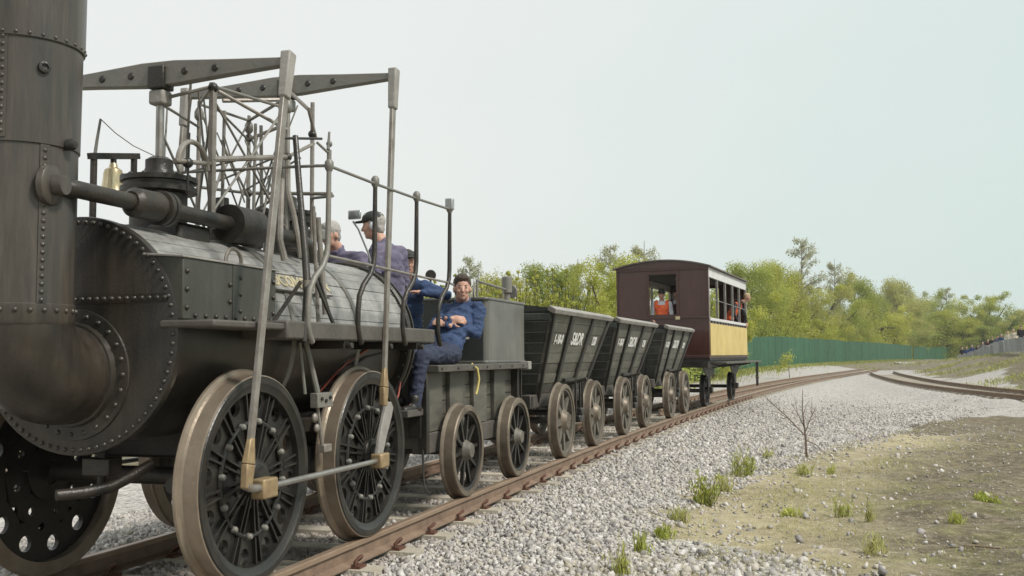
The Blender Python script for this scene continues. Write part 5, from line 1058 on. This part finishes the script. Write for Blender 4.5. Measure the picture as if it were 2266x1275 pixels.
for px, dy, top, kind, wf in [(1652, 3, 566, 'green', 1.0), (1700, 7, 560, 'lime', .9), (1688, 1.5, 660, 'shoots', 1.3), (1735, 12, 590, 'olive', 1.0), (1778, 9, 508, 'birch', .95), (1772, 2.5, 625, 'lime', 1.25), (1812, 9, 590, 'olive', .9), (1850, 10, 552, 'birch', .7), (1842, 4, 648, 'green', 1.2), (1868, 2, 690, 'olive', 1.3), (1897, 12, 600, 'green', .9), (1905, 5, 655, 'lime', 1.1), (1935, 14, 628, 'lime', 1.2), (1940, 3, 700, 'shoots', 1.5), (1962, 8, 660, 'olive', 1.3), (1990, 16, 606, 'olive', 1.0), (2000, 6, 690, 'green', 1.3), (2030, 12, 650, 'green', 1.3), (2048, 4, 705, 'shoots', 1.6), (2062, 18, 632, 'green', .9), (2095, 22, 626, 'birch', 1.0), (2090, 6, 680, 'lime', 1.5), (2130, 20, 652, 'lime', 1.3), (2135, 8, 700, 'lime', 1.5), (2165, 14, 650, 'lime', 1.2), (2190, 18, 640, 'green', 1.2), (2215, 10, 690, 'olive', 1.5), (2238, 16, 668, 'dark', 1.1), (2268, 14, 676, 'olive', 1.5), (2262, 4, 715, 'lime', 1.6), (2310, 12, 680, 'green', 1.5), (2180, 5, 715, 'green', 1.6)]:
    Y = fence_y(px)+6; h_ = CH+(785-top)*Y/2204; Y = Y+dy*.5+(.34*h_*wf+.3)/(.17 if px < 2040 else .3); RT.append((px, Y, top, kind, wf))
plant_trees(RT, 'behind the green fence', 'trees behind the green fence')
LT = [(1085, 50, 602, 'shoots', 1.0), (1135, 47, 590, 'shoots', 1.0), (1180, 53, 578, 'shoots', .9), (1228, 48, 584, 'shoots', .95), (1262, 55, 612, 'gshoots', 1.1), (1305, 50, 604, 'shoots', 1.0), (1345, 47, 585, 'lime', 1.1), (1352, 60, 548, 'birch', 1.0), (1428, 62, 535, 'birch', 1.0), (1398, 57, 572, 'lime', 1.0), (1480, 60, 600, 'green', 1.2), (1570, 62, 600, 'lime', 1.2), (1040, 52, 575, 'birch', .9), (1000, 54, 600, 'gshoots', 1.2), (950, 50, 606, 'shoots', 1.1), (890, 52, 612, 'gshoots', 1.2), (1062, 46, 610, 'shoots', 1.1),
      (1280, 66, 575, 'birch', 1.3), (1210, 64, 590, 'green', 1.2), (1110, 62, 612, 'olive', 1.3), (700, 46, 560, 'lime', 1.0), (640, 50, 545, 'shoots', 1.1), (560, 48, 540, 'lime', 1.1), (500, 45, 555, 'shoots', 1.2), (780, 52, 605, 'gshoots', 1.2), (-20, 42, 700, 'lime', 1.8)]
plant_trees(LT, 'beyond the train', 'trees and shrubs beyond the train')
# undergrowth closing the gaps (one mass)
C_ = []
for i in range(900):
    px = random.uniform(470, 2330); Y = (fence_y(px)+random.uniform(11, 34)) if px > 1500 else random.uniform(46, 62); x = (px-1133)/2204*Y; z0 = float(gz(x, Y)); hh_ = random.uniform(.8, 4.5 if px > 1500 else 2.4)
    C_.append(np.array((x, Y, z0+hh_*.5))+RNG.normal(size=(110, 3))*np.array((.7, .7, hh_*.33)))
C_ = np.concatenate(C_); V_, tn = leaf_quads(C_, RNG.uniform(.05, .12, len(C_)), RNG.uniform(0, .7, len(C_)))
o = put('undergrowth', quad_mesh('undergrowth', V_, tn, 'leaf_green')); tag(o, 'tangled green undergrowth at the feet of the trees', 'undergrowth', kind='stuff')

# ------------------------------------------------------------------ grass along the fence and bank, sparse blades on the verge
def blades(P, hgt, lean, wid, tone):
    N = len(P); a = RNG.uniform(0, 2*PI, N); d = np.stack([np.cos(a), np.sin(a), 0*a], -1); tip = P+np.stack([0*a, 0*a, hgt], -1)+d*(hgt*lean)[:, None]; sd = np.stack([-np.sin(a), np.cos(a), 0*a], -1)*wid[:, None]
    mid = (P+tip)/2+np.stack([0*a, 0*a, hgt*.12], -1); return np.stack([P-sd*.6, mid-sd*.8, tip, mid+sd*.8], 1).reshape(-1, 3), np.repeat(tone, 4)
n = 14000; px = RNG.uniform(1560, 2280, n); off = RNG.gamma(1.2, 2.2, n); fyv = np.array([fence_y(p_) for p_ in px]); Y = fyv-off*1.4-.2; x = (px-1133)/2204*Y
k = (np.abs((x-nrx(Y))*.92+.8) > 2.0); P = np.stack([x, Y, gz(x, Y)], -1)[k]; N = len(P); V1, t1 = blades(P, RNG.uniform(.06, .32, N), RNG.uniform(.1, .6, N), RNG.uniform(.012, .03, N)*1.6, RNG.uniform(0, .7, N))
n = 16000; Y = RNG.uniform(34, 95, n); x = brxs(np.clip(Y, 5, 77))+2.8+RNG.gamma(2, 2.6, n); P = np.stack([x, Y, gz(x, Y)], -1); nz = np.array([mnoise.noise(Vector((a*.35, b*.2, 0))) for a, b in zip(x, Y)]); P = P[(nz > .16)]; N = len(P); V2, t2 = blades(P, RNG.uniform(.05, .25, N), RNG.uniform(.1, .7, N), RNG.uniform(.012, .03, N)*1.3, RNG.uniform(0, .7, N))
o = put('grass', quad_mesh('grass', np.concatenate([V1, V2]), np.concatenate([t1, t2]), 'grass_green')); tag(o, 'rough green grass along the fence foot and the bank', 'grass', kind='stuff')
n = 60000; x, y, v, Y = scatter(n, 4.5, 26, 1.2, lambda Y: (edgef(Y)-.35, edgef(Y)+11)); nz = np.array([mnoise.noise(Vector((a*.9, b*.7, 3)))+.5*mnoise.noise(Vector((a*2.5, b*2.2, 7))) for a, b in zip(x, y)]); k = seen(x, y) & (nz > .22)
P = np.stack([x, y, gz(x, y)], -1)[k]; N = len(P); V1, t1 = blades(P, RNG.gamma(3, .012, N)+.01, RNG.uniform(.2, 1.4, N), RNG.uniform(.0015, .004, N), RNG.uniform(0, .7, N))
n = 60000; x, y, v, Y = scatter(n, 5.5, 20, 1.2, lambda Y: (edgef(Y)-.5, edgef(Y)+2.6)); nz = np.array([mnoise.noise(Vector((a*.8, b*.6, 9)))+.5*mnoise.noise(Vector((a*3, b*2.5, 5))) for a, b in zip(x, y)]); k = seen(x, y) & (nz > .0) & (RNG.random(n) < np.exp(-((v-edgef(Y)-.6)/1.1)**2))
P = np.stack([x, y, gz(x, y)], -1)[k]; N = len(P); V2, t2 = blades(P, RNG.gamma(2.5, .012, N)+.008, RNG.uniform(.5, 2.6, N), RNG.uniform(.0015, .0035, N), RNG.uniform(0, .7, N))
o = put('dead_grass', quad_mesh('dead_grass', V2, t2, 'dry_grass')); tag(o, 'straw-coloured dead grass matted on the earth beside the ballast', 'grass', kind='stuff')
o = put('sparse_grass', quad_mesh('sparse_grass', V1, t1, 'grass_green')); tag(o, 'thin sparse grass sprouting from the bare earth of the verge', 'grass', kind='stuff')

# ------------------------------------------------------------------ weeds on the verge: each a plant with stems and leaves
WC = [0]
def weed(px, py, hgt, n, spread, label, name='weed_plant', mt='weed_green', grp='weeds along the edge of the ballast'):
    WC[0] += 1; wispy = WC[0] % 3 != 1; mt = 'weed_pale' if (WC[0] % 4 == 2 and mt == 'weed_green') else mt
    # ground point under the photographed foot
    Y = 2204*(CH+.38)/max(8, (py-(787.8-(px-1133)*.007)));
    x = (px-1133)/2204*Y
    z = float(gz(x, Y)); Y = Y*(CH-z)/(CH+.38); x = (px-1133)/2204*Y; z = float(gz(x, Y)); root = empty(name, (x, Y, z), random.uniform(0, 6)); tag(root, label, 'weed', grp); st_ = MB(); C_ = []
    for i in range(int(n*1.7)):
        a = random.uniform(0, 6.28); r0 = spread*random.uniform(0, .8); b = Vector((r0*math.cos(a), r0*math.sin(a), -.02)); h = hgt*1.15*random.uniform(.4, 1.05); tp = b+Vector((random.gauss(0, .22)*h, random.gauss(0, .22)*h, h)); st_.path([b, b.lerp(tp, .5)+Vector((random.gauss(0, .02), random.gauss(0, .02), 0)), tp], [.004, .003, .0012], 4)
        for k_ in range(18): C_.append(np.array(b.lerp(tp, random.uniform(.12, 1.0)))+RNG.normal(0, .022, 3))
    C_ = np.array(C_); V_, tn = leaf_quads(C_, RNG.uniform(.5, 1.3, len(C_))*(.042 if wispy else .030), RNG.uniform(0, .7, len(C_)), .11 if wispy else .34, 2.2 if wispy else .9); tag(st_.obj('stems', 'twig', root), kind='stuff'); put('leaves', quad_mesh('leaves', V_, tn, mt), root)
for args in [(1552, 1112, .36, 16, .16, 'largest bright green weed clump at the ballast edge, mid verge'), (1592, 1085, .20, 10, .12, 'low green weed just behind the largest weed clump'), (1625, 1052, .40, 11, .13, 'upright thin green weed beside the ballast, behind the largest clump'), (1642, 1050, .33, 8, .10, 'thin green weed right beside the upright weed at the ballast edge'), (1688, 1015, .22, 5, .08, 'faint small weed farthest along the ballast edge'), (1500, 1148, .14, 9, .13, 'low pale weed patch in front of the largest weed clump'), (1460, 1185, .12, 8, .10, 'low green weed third from the bottom edge of the photo'), (1410, 1215, .16, 9, .06, 'small dark green weed second from the bottom edge of the photo'), (1366, 1262, .22, 7, .09, 'green weed at the ballast edge nearest the bottom of the photo'), (1770, 1048, .13, 9, .16, 'green weed tuft at the foot of the bare sapling'), (1830, 1048, .14, 5, .07, 'small weed right of the bare sapling'), (1850, 1140, .17, 7, .12, 'pale weed on the bare earth, left of the reddish dock'), (1735, 1135, .05, 12, .16, 'flat green weed patch on tan earth'), (1912, 1215, .16, 8, .14, 'yellow-green weed low on the dirt in the right foreground'), (2095, 1150, .12, 6, .10, 'small weed on the dirt at far right'), (2160, 1105, .07, 10, .18, 'flat green weed patch near the right edge')]: weed(*args)
# red-brown dock stem
weed(1912, 1150, .24, 4, .05, 'upright reddish dock weed standing on the bare earth', 'dock_plant', 'leaf_olive')
# bare sapling leaning over the ballast
sx_, sy_ = 4.85, 16.6; sz_ = float(gz(sx_, sy_)); SA = empty('bare_sapling', (sx_, sy_, sz_)); tag(SA, 'leafless twiggy sapling standing alone at the ballast edge', 'sapling')
stem = [(0, 0, -.05), (-.01, 0, .25), (-.02, .02, .5), (-.05, .02, .8), (-.03, .03, 1.12)]; MB().path(stem, [.02, .017, .013, .009, .004], 6).obj('trunk', 'twig', SA)
m = MB()
for a, b, r in (((-.015, .01, .42), (.18, .0, .85), .006), ((-.02, .02, .5), (-.22, .05, .9), .006), ((-.01, 0, .36), (-.62, .1, .98), .008), ((-.3, .05, .66), (-.58, .0, .78), .004), ((-.42, .06, .78), (-.7, .1, 1.05), .003), ((-.04, .02, .7), (.08, .05, .95), .004), ((.08, .0, .62), (.22, .04, .68), .003), ((-.01, 0, .30), (.30, -.05, .08), .007), ((.30, -.05, .08), (.45, -.06, -.02), .005), ((-.12, .04, .7), (-.16, .08, 1.0), .003), ((.1, 0, .68), (.11, 0, 1.0), .003)):
    mid = Vector(a).lerp(Vector(b), .5)+Vector((0, 0, .03)); m.path([a, mid, b], [r*1.5, r*1.1, r*.6], 5)
m.obj('branches', 'twig', SA)
# fallen sticks
def stick(px, py, L_, ang, label):
    Y = 2204*(CH+.36)/(py-(787.8-(px-1133)*.007)); x = (px-1133)/2204*Y; z = float(gz(x, Y)); o = MB().path([(-L_/2, 0, .012), (-L_*.1, .02, .03), (L_*.2, .0, .02), (L_/2, .03, .012)], [.006, .009, .008, .004], 6).tube((-L_*.1, .02, .03), (-L_*.3, .12, .015), .005, .002, 5).obj('fallen_stick', 'twig'); o.location = (x, Y, z); o.rotation_euler = (0, 0, ang); tag(o, label, 'stick', 'fallen sticks')
stick(2160, 1193, .62, -.25, 'long dark fallen stick lying on the dirt, right foreground'); stick(2245, 1105, .35, .5, 'short fallen stick near the right edge of the photo')
# staked young tree in front of the fence
Y = 62.; x = (1741-1133)/2204*Y; z = float(gz(x, Y)); YT = empty('young_tree', (x, Y, z)); tag(YT, 'small leafy young tree on a pale stake before the green fence', 'tree')
MB().path([(.08, 0, -.05), (.04, 0, .7), (-.05, 0, 1.25)], [.03, .028, .02], 6).obj('trunk', 'bark_pale', YT)
C_ = np.concatenate([np.array(c)+RNG.normal(size=(90, 3))*.17 for c in ((-.12, 0, 1.25), (-.3, 0, 1.0), (.1, 0, 1.35), (-.45, .1, .6), (-.25, -.1, .8))]); V_, tn = leaf_quads(C_, RNG.uniform(.03, .08, len(C_)), RNG.uniform(0, .7, len(C_))); put('crown', quad_mesh('crown', V_, tn, 'leaf_lime'), YT)

# ------------------------------------------------------------------ low platform by the junction, pale stone heap
pz = MB(); A = Vector((36.5, 92.)); d = Vector((.30, .95)).normalized(); s2 = Vector((d.y, -d.x))
def q2(a, b, z): p_ = A+d*a+s2*b; return (p_.x, p_.y, z)
PLT = MB().hexa([q2(0, 0, -.3), q2(0, 9, -.3), q2(22, 9, -.3), q2(22, 0, -.3), q2(0, 0, .30), q2(0, 9, .30), q2(22, 9, .30), q2(22, 0, .30)]).obj('loading_platform', 'concrete', bevel=.03)
tag(PLT, 'low pale concrete platform beside the track near the crowd', 'platform')
MB().hexa([q2(-.08, -.05, -.28), q2(-.08, 6, -.28), q2(-.01, 6, -.28), q2(-.01, -.05, -.28), q2(-.08, -.05, .14), q2(-.08, 6, .14), q2(-.01, 6, .14), q2(-.01, -.05, .14)]).obj('platform_recess_shade', 'inside_dark', PLT)  # dark sheet over the concrete, painted shade in place of a recess
YB = MB().box((37.2, 97.6, -.1), (38.6, 98.0, .22)).obj('yellow_board', 'yellow_paint', bevel=.02); tag(YB, 'small yellow board standing by the track junction', 'board')

# ------------------------------------------------------------------ crowd barriers and spectators on the bank
BA, BB = Vector((49.2, 110.5)), Vector((32.2, 62.0)); BL = (BB-BA).length; bd = (BB-BA)/BL; bn = Vector((bd.y, -bd.x))
if bn.x < 0: bn = -bn
def barrier(p, yaw, label):
    r_ = empty('crowd_barrier', (p.x, p.y, float(gz(p.x, p.y))), yaw); tag(r_, label, 'barrier', 'crowd barriers along the bank'); L2 = 2.9
    MB().path([(-L2/2, 0, .15), (-L2/2, 0, 1.0), (-L2/2+.08, 0, 1.1), (L2/2-.08, 0, 1.1), (L2/2, 0, 1.0), (L2/2, 0, .15)], .022, 6).tube((-L2/2, 0, .2), (L2/2, 0, .2), .02, n=6).obj('frame', 'galvanised', r_)
    for s2_ in (-1, 1): MB().bar((s2_*(L2/2-.3), -.3, .03), (s2_*(L2/2-.3), .3, .03), .05, .03).bar((s2_*(L2/2-.3), 0, .03), (s2_*(L2/2-.3), 0, .2), .04, .04).obj('foot', 'galvanised', r_)
    MB().box((-L2/2+.05, .025, .24), (L2/2-.05, .04, 1.06)).obj('sheet', 'barrier_sheet', r_)
    b_ = MB().tube((0, 0, .2), (0, 0, 1.1), .010, n=5).mesh('bar', 'galvanised')
    for i in range(11): put('bar', b_, r_, loc=(-L2/2+L2*(i+1)/12, 0, 0))
nB = int(BL/3.0)
for i in range(nB): p = BA+bd*(3.0*i+1.5); barrier(p, math.atan2(bd.y, bd.x)+random.uniform(-.03, .03), f'grey metal crowd barrier on the bank, {ORD[i]} from the left in its row')
CT = ['cloth_black', 'cloth_navy', 'cloth_navy', 'cloth_black', 'cloth_grey', 'cloth_maroon', 'cloth_black', 'cloth_purple', 'cloth_navy', 'cloth_cream', 'cloth_cream', 'cloth_black']
CW = {'cloth_black': 'black', 'cloth_navy': 'navy', 'cloth_grey': 'grey', 'cloth_maroon': 'maroon', 'cloth_purple': 'purple', 'cloth_cream': 'cream'}
for i, px in enumerate((2126, 2136, 2148, 2161, 2172, 2184, 2193, 2206, 2214, 2228, 2241, 2258)):
    t = (px-1133)/2204; P0 = BA+bn*.9; s_ = (t*P0.y-P0.x)/(bd.x-t*bd.y); p = P0+bd*s_; z = float(gz(p.x, p.y)); M_ = Matrix.Translation((p.x, p.y, z))
    person(f'spectator in {CW[CT[i]]} top behind the barriers, {ORD[i]} from the left', M_, stand(0, 0, .02, (-.5, -.85), random.uniform(1.6, 1.82)), (-.55, -.8, 0), (CT[i], 'denim'), .03, 'flat' if i in (3, 6) else None, 'spectators behind the barriers', hair=['hair_grey', 'hair_light', 'hair_grey', 'hair_dark'][i % 4], wr=.01)

# ------------------------------------------------------------------ thin spring haze: one closed box of even air round everything
hm_ = bpy.data.materials.new('haze_air'); hm_.use_nodes = True; t = hm_.node_tree; t.nodes.remove(t.nodes['Principled BSDF']); pv = t.nodes.new('ShaderNodeVolumePrincipled'); pv.inputs['Color'].default_value = (.92, .96, 1, 1); pv.inputs['Density'].default_value = .0003; pv.inputs['Anisotropy'].default_value = .2
t.links.new(pv.outputs[0], t.nodes['Material Output'].inputs['Volume']); MAT['haze_air'] = hm_
hz_ = MB().box((-1600, -340, -1.6), (1600, 2300, 19)).obj('haze', 'haze_air', smooth=0); tag(hz_, 'thin pale haze in the air over the whole place', 'haze', kind='stuff')
